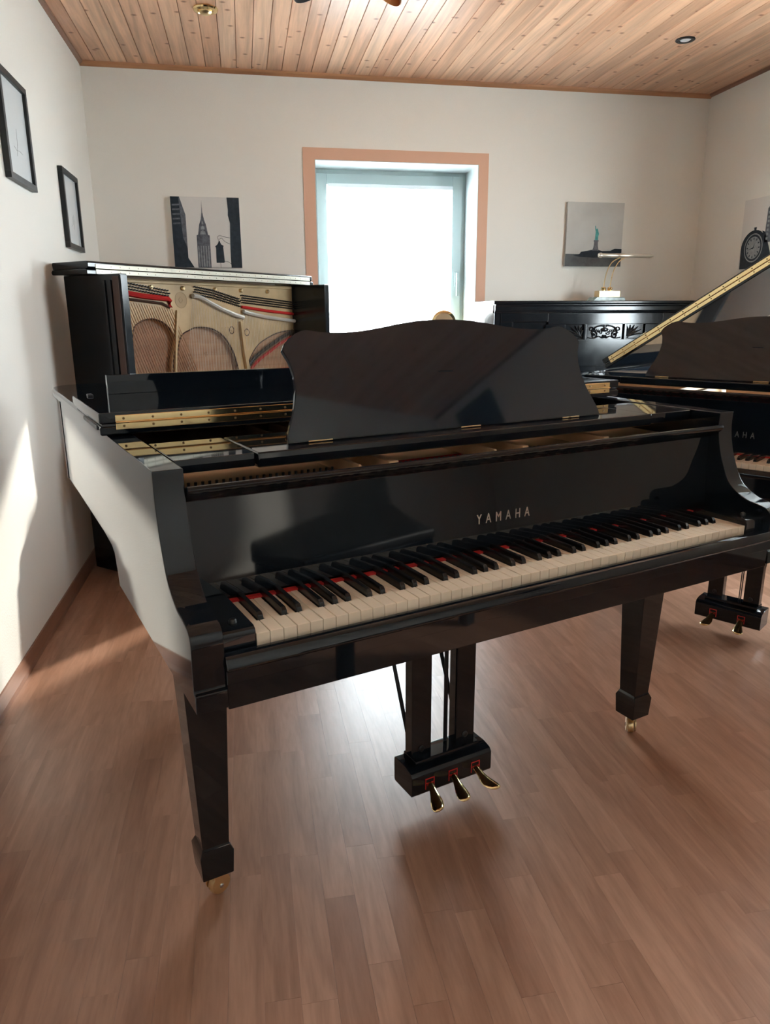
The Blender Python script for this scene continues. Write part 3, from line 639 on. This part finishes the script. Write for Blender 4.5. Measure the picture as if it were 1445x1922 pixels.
    for arch in ([(0.470, 0.92), (0.480, 1.0), (0.504, 1.107), (0.456, 1.176), (0.397, 1.203), (0.346, 1.207), (0.285, 1.191), (0.247, 1.153), (0.232, 1.03)], [(0.49, 0.92), (0.505, 1.0), (0.540, 1.115), (0.603, 1.150), (0.662, 1.163), (0.763, 1.155), (0.84, 1.12), (0.893, 1.066), (0.93, 1.0), (0.952, 0.92)], [(1.005, 0.92), (1.06, 1.0), (1.122, 1.058), (1.21, 1.096), (1.314, 1.124), (1.445, 1.136)]):
        bm = bmesh.new(); tube(bm, [(p[0], b+0.003, p[1]) for p in catmull([(x, z, 0) for x, z in arch], 4)], 0.0048, 6); obj('arch_edge', bm, MAHOG, plate, smooth=True)
    # pressure bars
    def bar(pts, r, m, nm, y=-0.016):
        bm = bmesh.new(); tube(bm, [(x, b+y, z) for x, z in pts], r, 8); return obj(nm, bm, m, plate, smooth=True)
    nick = mat('nickel', (0.62, 0.60, 0.55), 0.35, metal=0.25)
    bar([(0.629, 1.320), (0.660, 1.318), (0.696, 1.308), (0.764, 1.280), (0.834, 1.254), (0.929, 1.226), (0.994, 1.211)], 0.0115, nick, 'pressure_bar')
    bar([(0.998, 1.244), (1.05, 1.233), (1.17, 1.215), (1.32, 1.200), (1.445, 1.188)], 0.0105, nick, 'pressure_bar')
    for nm, pts in (('a', [(0.223, 1.325), (0.307, 1.314), (0.40, 1.307), (0.470, 1.303), (0.481, 1.292), (0.480, 1.262)]), ('b', [(0.996, 1.268), (1.10, 1.258), (1.209, 1.247), (1.445, 1.230)])):
        bar(pts, 0.013 if nm == 'a' else 0.008, FELT, 'felt_strip', -0.006)
    bar([(0.235, 1.297), (0.33, 1.289), (0.43, 1.280), (0.478, 1.262)], 0.007, MAHOG, 'agraffe_rail', -0.006)
    # bridge and its felt
    bm = bmesh.new(); tube(bm, [(x, b+0.012, z) for x, z in catmull([(1.00, 0.90), (1.042, 0.943), (1.10, 0.985), (1.181, 1.024), (1.27, 1.062), (1.364, 1.099), (1.45, 1.125)], 4) for _ in (0,)] if False else [(p[0], b+0.012, p[1]) for p in catmull([(1.00, 0.90, 0), (1.042, 0.943, 0), (1.10, 0.985, 0), (1.181, 1.024, 0), (1.27, 1.062, 0), (1.364, 1.099, 0), (1.45, 1.125, 0)], 4)], 0.011, 8); obj('bridge', bm, SATIN, root, smooth=True)
    bm = bmesh.new(); tube(bm, [(p[0], b+0.016, p[1]) for p in catmull([(1.04, 0.90, 0), (1.102, 0.948, 0), (1.17, 0.985, 0), (1.242, 1.016, 0), (1.33, 1.055, 0), (1.45, 1.095, 0)], 4)], 0.009, 8); obj('felt_strip', bm, FELT, root, smooth=True)
    # tuning pins
    bm = bmesh.new()
    def pins(x0, x1, zf0, zf1, rows, n, dz):
        for r_ in range(rows):
            for k in range(n):
                t = (k + 0.5*(r_ % 2))/n; xx = x0+(x1-x0)*t; zz = zf0+(zf1-zf0)*t - r_*dz
                tube(bm, [(xx, b, zz), (xx, b-0.017, zz+0.002)], 0.0036, 6)
    pins(0.235, 0.485, 1.368, 1.338, 3, 15, 0.0125); pins(0.650, 0.770, 1.364, 1.350, 4, 8, 0.0125)
    pins(0.770, 0.985, 1.350, 1.306, 4, 14, 0.0125); pins(0.997, 1.445, 1.328, 1.296, 4, 30, 0.0125)
    tag(obj('tuning_pins', bm, DARKMETAL, plate), kind='stuff')
    # strings: bass fan crosses over, treble runs nearly straight
    bm = bmesh.new()
    for k in range(26):
        t = k/25; tube(bm, [(0.10+0.385*t, b-0.010, 1.30-0.045*t), (0.30+0.40*t, b-0.004, 0.80)], 0.0020, 4, False)
    tag(obj('bass_strings', bm, mat('copper_wire', (0.78, 0.47, 0.26), 0.35, metal=0.9), root), kind='stuff')
    bm = bmesh.new()
    for k in range(34):
        t = k/33; xa = 0.635+0.355*t; za = 1.318-0.107*t**1.0
        tube(bm, [(xa, b-0.008, za), (xa-0.085+0.05*t, b+0.004, 0.80)], 0.0012, 4, False)
    for k in range(38):
        t = k/37; xa = 1.003+0.44*t; za = 1.243-0.055*t
        tube(bm, [(xa, b-0.008, za), (xa+0.02, b+0.006, 0.90)], 0.0009, 4, False)
    tag(obj('treble_strings', bm, mat('steel_wire', (0.70, 0.62, 0.52), 0.3, metal=1.0), root), kind='stuff')
    # keyboard shelf, lower case
    obj('key_shelf', bx(0.0, Wd, -0.24, 0.0, 0.60, 0.66), BLACK2, root, bevel=0.006)
    obj('closed_key_lid', pz([(0.0, 0.66), (-0.20, 0.66), (-0.21, 0.70), (-0.19, 0.735), (0.0, 0.775)], 'x', 0.03, Wd-0.03), BLACK2, root, bevel=0.004)
    obj('lower_panel', bx(0.038, Wd-0.038, 0.02, 0.045, 0.13, 0.60), BLACK2, root, bevel=0.003)
    obj('plinth', bx(0.0, Wd, -0.02, Dp, 0.02, 0.13), BLACK2, root, bevel=0.004)
    for a0 in (0.0, Wd-0.06): obj('front_leg', bx(a0, a0+0.06, -0.22, -0.16, 0.02, 0.60), BLACK2, root, bevel=0.006)
    for a0 in (0.05, Wd-0.05):
        for bb in (0.06, Dp-0.06): obj('caster_wheel', lathe(bmesh.new(), [(0.011, -0.01), (0.012, 0), (0.011, 0.01)], (a0, bb, 0.012), 14, 'x'), DARKMETAL, root)
    return root
make_open_upright()

# ------------------------------------------------------------------ carved upright on the back wall
def scroll(bm, cx, cz, r0, turns, sgn, y, a0=0.0, rt=0.0035):
    pts = []
    for i in range(26):
        t = i/25; a = a0 + sgn*turns*2*PI*t; r = r0*(1-0.82*t); pts.append((cx+r*math.cos(a), y, cz+r*math.sin(a)))
    tube(bm, pts, [rt*(1-0.35*i/25) for i in range(26)], 6)
def make_carved_upright(loc, rz, label):
    root = tag(empty('upright_piano', loc, rz), label, 'piano')
    Wd, D0, D1, T = 1.47, 0.0, 0.40, 1.300   # local x 0..Wd, y 0 (front of upper case) .. D1 (back)
    for a0 in (0.0, Wd-0.04): obj('side_panel', bx(a0, a0+0.04, 0.0, D1, 0.05, T-0.02), BLACK2, root, bevel=0.003)
    obj('back_panel', bx(0.04, Wd-0.04, D1-0.03, D1, 0.06, T-0.02), MAHOG, root)
    obj('lid', pz([(-0.020, T-0.020), (-0.026, T-0.014), (-0.026, T-0.004), (-0.020, T), (D1, T), (D1, T-0.020)], 'x', -0.012, Wd+0.012), BLACK2, root, bevel=0.002)
    obj('cornice', pz([(0.0, T-0.074), (-0.004, T-0.066), (-0.010, T-0.058), (-0.010, T-0.034), (-0.016, T-0.026), (-0.016, T-0.020), (0.03, T-0.020), (0.03, T-0.074)], 'x', 0.0, Wd), BLACK2, root, bevel=0.0015)
    up_ = obj('upper_panel', bx(0.04, Wd-0.04, 0.012, 0.03, 0.86, T-0.07), BLACK2, root)
    bm = bmesh.new()
    for (a, b_, z0, z1) in [(0.04, 0.35, T-0.125, T-0.074), (0.35, Wd-0.35, T-0.142, T-0.074), (Wd-0.35, Wd-0.04, T-0.125, T-0.074), (0.04, 0.12, 0.88, T-0.125), (Wd-0.12, Wd-0.04, 0.88, T-0.125), (0.335, 0.465, 0.88, T-0.142), (Wd-0.465, Wd-0.335, 0.88, T-0.142), (0.465, Wd-0.465, 0.90, 1.065)]:
        box(bm, a, b_, -0.004, 0.014, z0, z1)
    obj('panel_frame', bm, BLACK2, up_, bevel=0.003)
    cx = Wd/2
    for xx in (cx-0.137, cx+0.137): obj('divider', bx(xx-0.009, xx+0.009, -0.004, 0.013, 1.062, T-0.140), BLACK2, up_, bevel=0.002)
    bm = bmesh.new(); y = 0.008; zc = 1.112
    for s in (-1, 1):
        scroll(bm, cx+s*0.070, zc-0.020, 0.022, 1.4, s, y, PI/2, 0.0045)
        scroll(bm, cx+s*0.092, zc+0.014, 0.020, 1.2, -s, y, -PI/2, 0.004)
        tube(bm, [(p[0], y, p[2]) for p in catmull([(cx+s*0.006, 0, zc+0.036), (cx+s*0.045, 0, zc+0.034), (cx+s*0.075, 0, zc+0.018), (cx+s*0.085, 0, zc-0.005), (cx+s*0.072, 0, zc-0.022)], 5)], 0.005, 6)
        tube(bm, [(p[0], y, p[2]) for p in catmull([(cx+s*0.012, 0, zc-0.040), (cx+s*0.040, 0, zc-0.028), (cx+s*0.070, 0, zc-0.040), (cx+s*0.11, 0, zc-0.036)], 5)], 0.004, 6)
        for k in range(4): tube(bm, [(cx+s*(0.030+0.014*k), y, zc-0.006+0.004*k), (cx+s*(0.040+0.014*k), y, zc+0.014+0.002*k)], [0.0035, 0.0015], 6)
        scroll(bm, cx+s*0.026, zc-0.006, 0.014, 1.1, s, y, PI, 0.003)
    bmesh.ops.create_uvsphere(bm, u_segments=14, v_segments=8, radius=1.0, matrix=Matrix.Translation((cx, y, zc+0.012)) @ Matrix.Diagonal((0.026, 0.010, 0.013, 1)))
    for k in range(5): tube(bm, [(cx, y, zc+0.022), (cx+(k-2)*0.012, y, zc+0.044)], [0.003, 0.0015], 6)
    for k in range(5): tube(bm, [(cx+(k-2)*0.004, y, zc-0.020), (cx+(k-2)*0.010, y, zc-0.042)], [0.0032, 0.0018], 6)
    obj('carving', bm, BLACK2, up_, smooth=True)
    for s in (-1, 1):
        bm = bmesh.new(); bx0 = cx+s*0.160; z0 = zc-0.030
        for k in range(7):
            a = math.radians(12+k*17); L = 0.075+0.030*math.cos(a*0.9); q = (bx0+s*L*math.cos(a), y, z0+L*0.85*math.sin(a))
            q = (min(max(q[0], cx-0.272), cx+0.272), y, min(q[2], zc+0.042))
            mdp = ((bx0+q[0])/2+s*0.006, y-0.002, (z0+q[2])/2+0.006); tube(bm, [(bx0, y, z0), mdp, q], [0.003, 0.0062, 0.002], 6)
        scroll(bm, bx0-s*0.002, z0-0.002, 0.014, 1.3, s, y, 0, 0.0035)
        tube(bm, [(bx0, y, zc-0.042), (cx+s*0.27, y, zc-0.042)], 0.003, 6)
        obj('carving', bm, BLACK2, up_, smooth=True)
    obj('closed_key_lid', pz([(0.012, 0.66), (-0.235, 0.66), (-0.245, 0.70), (-0.235, 0.735), (-0.20, 0.755), (-0.03, 0.80), (0.012, 0.87)], 'x', 0.07, Wd-0.07), BLACK2, root, bevel=0.004)
    obj('key_shelf', bx(0.0, Wd, -0.26, 0.02, 0.60, 0.66), BLACK2, root, bevel=0.006)
    for a0 in (0.0, Wd-0.07):
        obj('key_arm', pz([(0.0, 0.66), (-0.25, 0.66), (-0.255, 0.71), (-0.24, 0.76), (-0.20, 0.78), (-0.05, 0.80), (0.0, 0.86)], 'x', a0, a0+0.07), BLACK2, root, bevel=0.004)
        obj('front_leg', bx(a0+0.005, a0+0.065, -0.235, -0.175, 0.03, 0.60), BLACK2, root, bevel=0.006)
        obj('toe', bx(a0, a0+0.07, -0.26, 0.02, 0.0, 0.07), BLACK2, root, bevel=0.006)
    obj('lower_panel', bx(0.04, Wd-0.04, 0.01, 0.035, 0.13, 0.60), BLACK2, root, bevel=0.003)
    obj('plinth', bx(0.0, Wd, -0.01, D1, 0.0, 0.13), BLACK2, root, bevel=0.004)
    for dx in (-0.06, 0.06): 
        bm = bmesh.new(); tube(bm, [(Wd/2+dx, -0.01, 0.075), (Wd/2+dx, -0.07, 0.07), (Wd/2+dx, -0.11, 0.055)], [0.008, 0.010, 0.014], 8); obj('pedal', bm, BRASS, root, smooth=True)
    return root
make_carved_upright((1.505, 4.392, 0), 0.0, 'black upright piano with carved scrollwork panel under a brass lamp, by the window')

# ------------------------------------------------------------------ brass piano lamp
lm = tag(empty('piano_lamp', (2.335, 4.60, 1.300)), 'brass piano lamp with green marble base and slim tubular head on carved upright', 'lamp')
obj('base', pz([(-0.122, 0.0), (0.112, 0.0), (0.112, 0.008), (0.100, 0.024), (-0.090, 0.026), (-0.108, 0.010)], 'y', -0.055, 0.055), MARBLE, lm, bevel=0.003)
obj('brass_block', bx(-0.068, 0.080, -0.036, 0.036, 0.024, 0.066), BRASS2, lm, bevel=0.004)
for dx in (-0.022, 0.022): obj('stud', lathe(bmesh.new(), [(0.010, 0.064), (0.010, 0.070), (0.016, 0.074), (0.017, 0.082), (0.013, 0.088), (0.004, 0.090)], (dx, 0.0, 0.0), 16), BRASS, lm, smooth=True)
for dx, dy in ((-0.022, 0), (0.022, 0)):
    bm = bmesh.new(); tube(bm, catmull([(dx, dy, 0.085), (dx+0.004, dy, 0.13), (dx+0.018, dy, 0.19), (dx+0.050, dy, 0.245), (0.105+dx*0.6, dy, 0.276)], 6), 0.0032, 8); obj('arm_rod', bm, BRASS2, lm, smooth=True)
bm = bmesh.new(); lathe(bm, [(0.002, -0.098), (0.013, -0.092), (0.0165, -0.082), (0.0155, -0.072), (0.0125, -0.066), (0.0125, 0.055), (0.0135, 0.057), (0.0135, 0.155), (0.0125, 0.157), (0.0125, 0.268), (0.010, 0.275), (0.006, 0.288), (0.002, 0.292)], (0.020, 0, 0.284), 18, 'x'); obj('lamp_head', bm, mat('pale_brass', (0.86, 0.80, 0.70), 0.32, metal=0.7), lm, smooth=True)
bm = bmesh.new(); tube(bm, [(0.078, 0, 0.276), (0.138, 0, 0.276)], 0.006, 8); obj('head_clamp', bm, BRASS2, lm, smooth=True)

# ------------------------------------------------------------------ pictures
def canvas(name, loc, rz, label, m):
    r = tag(empty(name, loc, rz), label, 'picture')     # local x across (0..w), y towards the viewer is negative, z up from the lower edge
    obj('canvas', bx(-0.2, 0.2, -0.022, 0.0, 0.0, 0.40), m, r, bevel=0.002)
    return r
def shape(parent, name, poly, m, y=-0.0226):
    return obj(name, pz(poly, 'y', y, -0.0215), m, parent)
c1 = canvas('canvas_picture', (-0.190, YB-0.001, 1.506), 0, 'black and white canvas print of a spired skyscraper between dark buildings', CANVAS_W)
shape(c1, 'dark_building', [(-0.2, 0.0), (-0.085, 0.0), (-0.118, 0.055), (-0.118, 0.30), (-0.148, 0.40), (-0.2, 0.40)], INKD)
shape(c1, 'building_flank', [(-0.140, 0.17), (-0.118, 0.11), (-0.118, 0.30), (-0.148, 0.40), (-0.153, 0.40)], INKM, -0.0230)
for k in range(5): shape(c1, 'facade_band', [(-0.193, 0.245+k*0.026), (-0.150, 0.247+k*0.026), (-0.150, 0.256+k*0.026), (-0.193, 0.254+k*0.026)], INKM, -0.0229)
shape(c1, 'dark_building', [(0.135, 0.0), (0.2, 0.0), (0.2, 0.40), (0.128, 0.40), (0.132, 0.33), (0.130, 0.30), (0.140, 0.255), (0.136, 0.15), (0.134, 0.06)], INKD)
shape(c1, 'skyscraper', [(-0.062, 0.0), (0.016, 0.0), (0.016, 0.185), (0.007, 0.188), (-0.002, 0.245), (-0.012, 0.275), (-0.019, 0.315), (-0.0215, 0.385), (-0.024, 0.315), (-0.031, 0.275), (-0.042, 0.245), (-0.052, 0.188), (-0.061, 0.185)], INKM)
for k in range(5): shape(c1, 'window_line', [(-0.056+k*0.0145, 0.005), (-0.050+k*0.0145, 0.005), (-0.050+k*0.0145, 0.125), (-0.056+k*0.0145, 0.125)], INKL, -0.0230)
for k in range(3): shape(c1, 'crown_arch', [(-0.040+k*0.006, 0.190+k*0.028), (-0.005-k*0.006, 0.190+k*0.028), (-0.009-k*0.005, 0.206+k*0.028), (-0.0225, 0.214+k*0.026), (-0.036+k*0.005, 0.206+k*0.028)], INKL, -0.0231)
shape(c1, 'street_lantern', [(0.047, 0.028), (0.093, 0.028), (0.097, 0.035), (0.092, 0.12), (0.096, 0.126), (0.080, 0.135), (0.073, 0.155), (0.068, 0.155), (0.060, 0.136), (0.044, 0.122), (0.049, 0.115)], INKD)
for pts in ([(0.068, 0, 0.155), (0.062, 0, 0.175), (0.075, 0, 0.185), (0.10, 0, 0.178), (0.135, 0, 0.172)], [(0.072, 0, 0.162), (0.085, 0, 0.170), (0.105, 0, 0.150), (0.135, 0, 0.137)], [(0.095, 0, 0.035), (0.115, 0, 0.035), (0.135, 0, 0.022)], [(0.072, 0, 0.0), (0.072, 0, 0.028)]):
    bm = bmesh.new(); tube(bm, [(p[0], -0.0222, p[2]) for p in catmull(pts, 4)], 0.0012, 5); obj('lantern_bracket', bm, INKD, c1)

c2 = canvas('canvas_picture', (2.322, YB-0.001, 1.529), 0, 'grey harbour canvas print with small teal statue on a stone pedestal', CANVAS_G)
shape(c2, 'sea', [(-0.2, 0.0), (0.2, 0.0), (0.2, 0.072), (-0.2, 0.078)], INKS)
shape(c2, 'island', [(-0.148, 0.070), (-0.10, 0.060), (0.0, 0.055), (0.12, 0.060), (0.2, 0.062), (0.2, 0.112), (0.15, 0.114), (0.12, 0.100), (0.06, 0.098), (0.03, 0.106), (-0.02, 0.104), (-0.05, 0.098), (-0.09, 0.092), (-0.10, 0.078)], INKD, -0.0229)
shape(c2, 'pedestal', [(-0.012, 0.100), (0.034, 0.100), (0.029, 0.120), (0.026, 0.150), (0.030, 0.160), (0.030, 0.166), (-0.004, 0.166), (-0.004, 0.160), (0.0, 0.150), (-0.004, 0.120)], INKM, -0.0232)
shape(c2, 'statue', [(0.003, 0.166), (0.026, 0.166), (0.026, 0.190), (0.030, 0.205), (0.024, 0.222), (0.021, 0.232), (0.016, 0.240), (0.011, 0.234), (0.007, 0.240), (0.005, 0.255), (0.0, 0.256), (0.001, 0.236), (0.006, 0.218), (0.005, 0.195)], INKT, -0.0232)

c3 = canvas('canvas_picture', (XR-0.001, 4.108, 1.484), -PI/2, 'pale canvas print of a street clock and tall building on the right wall', CANVAS_W)
# local x runs from +0.2 (towards the room's front) to -0.2 (towards the back wall): mirrored by the rotation
def circ(cx, cz, r, n=28, rz=None): return [(cx+r*math.cos(2*PI*k/n), cz+(rz or r)*math.sin(2*PI*k/n)) for k in range(n)]
shape(c3, 'clock_case', [(-0.185, 0.0), (0.10, 0.0), (0.10, 0.04), (0.02, 0.20), (-0.01, 0.21)] + [(-0.075+0.115*math.cos(a), 0.115+0.105*math.sin(a)) for a in [math.radians(50+12*k) for k in range(12)]] + [(-0.188, 0.06)], INKD)
shape(c3, 'clock_ring', circ(-0.075, 0.118, 0.083), INKL, -0.0229)
shape(c3, 'clock_band', circ(-0.075, 0.118, 0.076), INKD, -0.0232)
shape(c3, 'clock_face', circ(-0.075, 0.118, 0.064), INKL, -0.0235)
for k in range(12):
    a = 2*PI*k/12; u = Vector((math.cos(a), math.sin(a))); v = Vector((-u.y, u.x)); P0 = Vector((-0.075, 0.118))
    shape(c3, 'hour_mark', [tuple(P0+u*0.046-v*0.003), tuple(P0+u*0.046+v*0.003), tuple(P0+u*0.059+v*0.0045), tuple(P0+u*0.059-v*0.0045)], INKD, -0.0237)
for a, L in ((math.radians(62), 0.036), (math.radians(192), 0.052)):
    u = Vector((math.cos(a), math.sin(a))); v = Vector((-u.y, u.x)); P0 = Vector((-0.075, 0.118))
    shape(c3, 'clock_hand', [tuple(P0-v*0.0035), tuple(P0+u*L), tuple(P0+v*0.0035), tuple(P0-u*0.01)], INKD, -0.0239)
shape(c3, 'tall_building', [(0.015, 0.14), (0.19, 0.14), (0.19, 0.40), (0.10, 0.40), (0.02, 0.33)], INKM, -0.0226)
for k in range(7):
    for j in range(4): shape(c3, 'facade_window', [(0.028+j*0.04, 0.155+k*0.024), (0.045+j*0.04, 0.155+k*0.024), (0.045+j*0.04, 0.168+k*0.024), (0.028+j*0.04, 0.168+k*0.024)], INKL, -0.0229)
shape(c3, 'clock_finial', [(-0.082, 0.215), (-0.066, 0.215), (-0.062, 0.235), (-0.086, 0.235)], INKD, -0.0228)

def framed(loc, w, h, label, marks):
    r = tag(empty('picture_frame', loc, PI/2), label, 'picture frame', 'framed prints on the left wall')
    fw, d = 0.024, 0.022
    for a in [(-w/2, w/2, 0, fw), (-w/2, w/2, h-fw, h), (-w/2, -w/2+fw, fw, h-fw), (w/2-fw, w/2, fw, h-fw)]:
        obj('frame_bar', bx(a[0], a[1], -d, 0, a[2], a[3]), FRAMEB, r, bevel=0.0015)
    p = obj('print', bx(-w/2+fw-0.004, w/2-fw+0.004, -0.010, -0.002, fw-0.004, h-fw+0.004), PAPER, r)
    for pts in marks:
        bm = bmesh.new(); tube(bm, [(x_, -0.0101, z_) for x_, z_ in pts], 0.0007, 4); obj('pencil_line', bm, INKL, p)
    return r
framed((XL+0.001, 3.262, 1.712), 0.355, 0.38, 'black framed faint pencil drawing on the left wall, hanging higher and farther from the corner', [[(-0.02, 0.10), (0.0, 0.15), (0.005, 0.20)], [(-0.05, 0.13), (-0.02, 0.12), (0.02, 0.125), (0.06, 0.12)]])
framed((XL+0.001, 4.122, 1.545), 0.345, 0.363, 'black framed pale drawing on the left wall just above the open upright', [[(-0.03, 0.11), (0.0, 0.12), (0.01, 0.16)], [(0.02, 0.10), (0.04, 0.13), (0.03, 0.17)]])

# ------------------------------------------------------------------ ceiling lamps
sp1 = tag(empty('ceiling_spotlight', (-0.098, 3.965, H)), 'round polished brass spotlight recessed in the pine ceiling', 'light')
obj('brass_ring', lathe(bmesh.new(), [(0.056, 0.002), (0.058, -0.004), (0.054, -0.010), (0.040, -0.014), (0.034, -0.010), (0.032, 0.0)], n=32), BRASS, sp1, smooth=True)
obj('lamp_bowl', lathe(bmesh.new(), [(0.032, -0.006), (0.030, -0.016), (0.020, -0.024), (0.004, -0.026)], n=24), BRASS2, sp1, smooth=True)
sp2 = tag(empty('ceiling_spotlight', (2.345, 3.944, H)), 'small dark-rimmed downlight recessed in the pine ceiling near the right wall', 'light')
obj('rim', lathe(bmesh.new(), [(0.048, 0.002), (0.050, -0.003), (0.046, -0.006), (0.031, -0.006), (0.029, 0.0)], n=32), DARKMETAL, sp2, smooth=True)
obj('lamp_glass', lathe(bmesh.new(), [(0.029, -0.001), (0.024, -0.005), (0.004, -0.007)], n=24), mat('frosted_glass', (0.75, 0.77, 0.78), 0.3), sp2, smooth=True)
# hanging lamp that only just dips into view
hl = tag(empty('ceiling_lamp', (0.40, 3.20, H)), 'hanging ceiling lamp with dark and copper cone shades near the brass spotlight', 'light')
obj('ceiling_plate', lathe(bmesh.new(), [(0.06, 0), (0.06, -0.02), (0.02, -0.03)], n=24), BRASS2, hl, smooth=True)
bm = bmesh.new(); tube(bm, [(0, 0, -0.02), (0, 0, -0.09)], 0.008, 10); tube(bm, [(-0.30, 0.02, -0.09), (0.30, -0.02, -0.09)], 0.009, 10); obj('lamp_bar', bm, BRASS2, hl, smooth=True)
def cone(name, x, y, z, tilt, m, r=0.055, h=0.11):
    bm = lathe(bmesh.new(), [(0.016, h), (0.022, h*0.92), (r, 0.004), (r-0.003, 0.0), (0.02, h*0.85)], n=24)
    bmesh.ops.transform(bm, matrix=Matrix.Translation((x, y, z)) @ Matrix.Rotation(tilt, 4, 'Y'), verts=bm.verts[:]); obj(name, bm, m, hl, smooth=True)
cone('lamp_shade', -0.09, 0.02, -0.195, -0.35, NAVY); cone('lamp_shade', 0.215, -0.03, -0.195, 0.5, COPPER); cone('lamp_shade', -0.285, 0.02, -0.185, -0.1, COPPER)

# ------------------------------------------------------------------ brass ornament on the sill
orn = tag(empty('table_clock', (1.325, YB+0.10, BW[2])), 'round brass-rimmed ornament standing on the sill of the bright window', 'ornament')
obj('stand', lathe(bmesh.new(), [(0.06, 0), (0.062, 0.01), (0.03, 0.03), (0.02, 0.09), (0.022, 0.18)], n=24), BRASS2, orn, smooth=True)
obj('rim', lathe(bmesh.new(), [(0.070, -0.020), (0.085, -0.016), (0.088, 0.0), (0.085, 0.016), (0.070, 0.020)], (0, 0, 0.245), 36, 'y'), BRASS, orn, smooth=True)
obj('dial', lathe(bmesh.new(), [(0.003, -0.023), (0.058, -0.0215), (0.069, -0.0195), (0.069, -0.018), (0.003, -0.018)], (0, 0, 0.245), 36, 'y'), mat('warm_dial', (0.70, 0.55, 0.36), 0.35), orn, smooth=True)

# ------------------------------------------------------------------ bench and wall unit behind the photographer (seen as reflections)
pb = tag(empty('piano_bench', (1.30, 0.16, 0), 0.06), 'black piano bench with padded leather seat, mirrored in the grand fallboard', 'bench')
obj('seat_pad', bx(-0.37, 0.37, -0.17, 0.17, 0.45, 0.50), LEATHER, pb, bevel=0.015, seg=3)
obj('apron', bx(-0.36, 0.36, -0.16, 0.16, 0.385, 0.451), BLACK, pb, bevel=0.003)
for sx in (-1, 1):
    for sy_ in (-1, 1): obj('leg', bx(sx*0.33-0.024, sx*0.33+0.024, sy_*0.135-0.024, sy_*0.135+0.024, 0.0, 0.387), BLACK, pb, bevel=0.003)
vt = tag(empty('wall_vent', (XR-0.001, 0.06, 2.24), -PI/2), 'dark slatted vent high on the right wall, mirrored in the music desk', 'vent')
obj('frame', bx(-0.16, 0.16, -0.02, 0.0, 0.0, 0.27), FRAMEB, vt, bevel=0.003)
for k in range(6): obj('slat', bx(-0.15, 0.15, -0.030, -0.019, 0.02+k*0.042, 0.042+k*0.042), SATIN, vt, bevel=0.002)
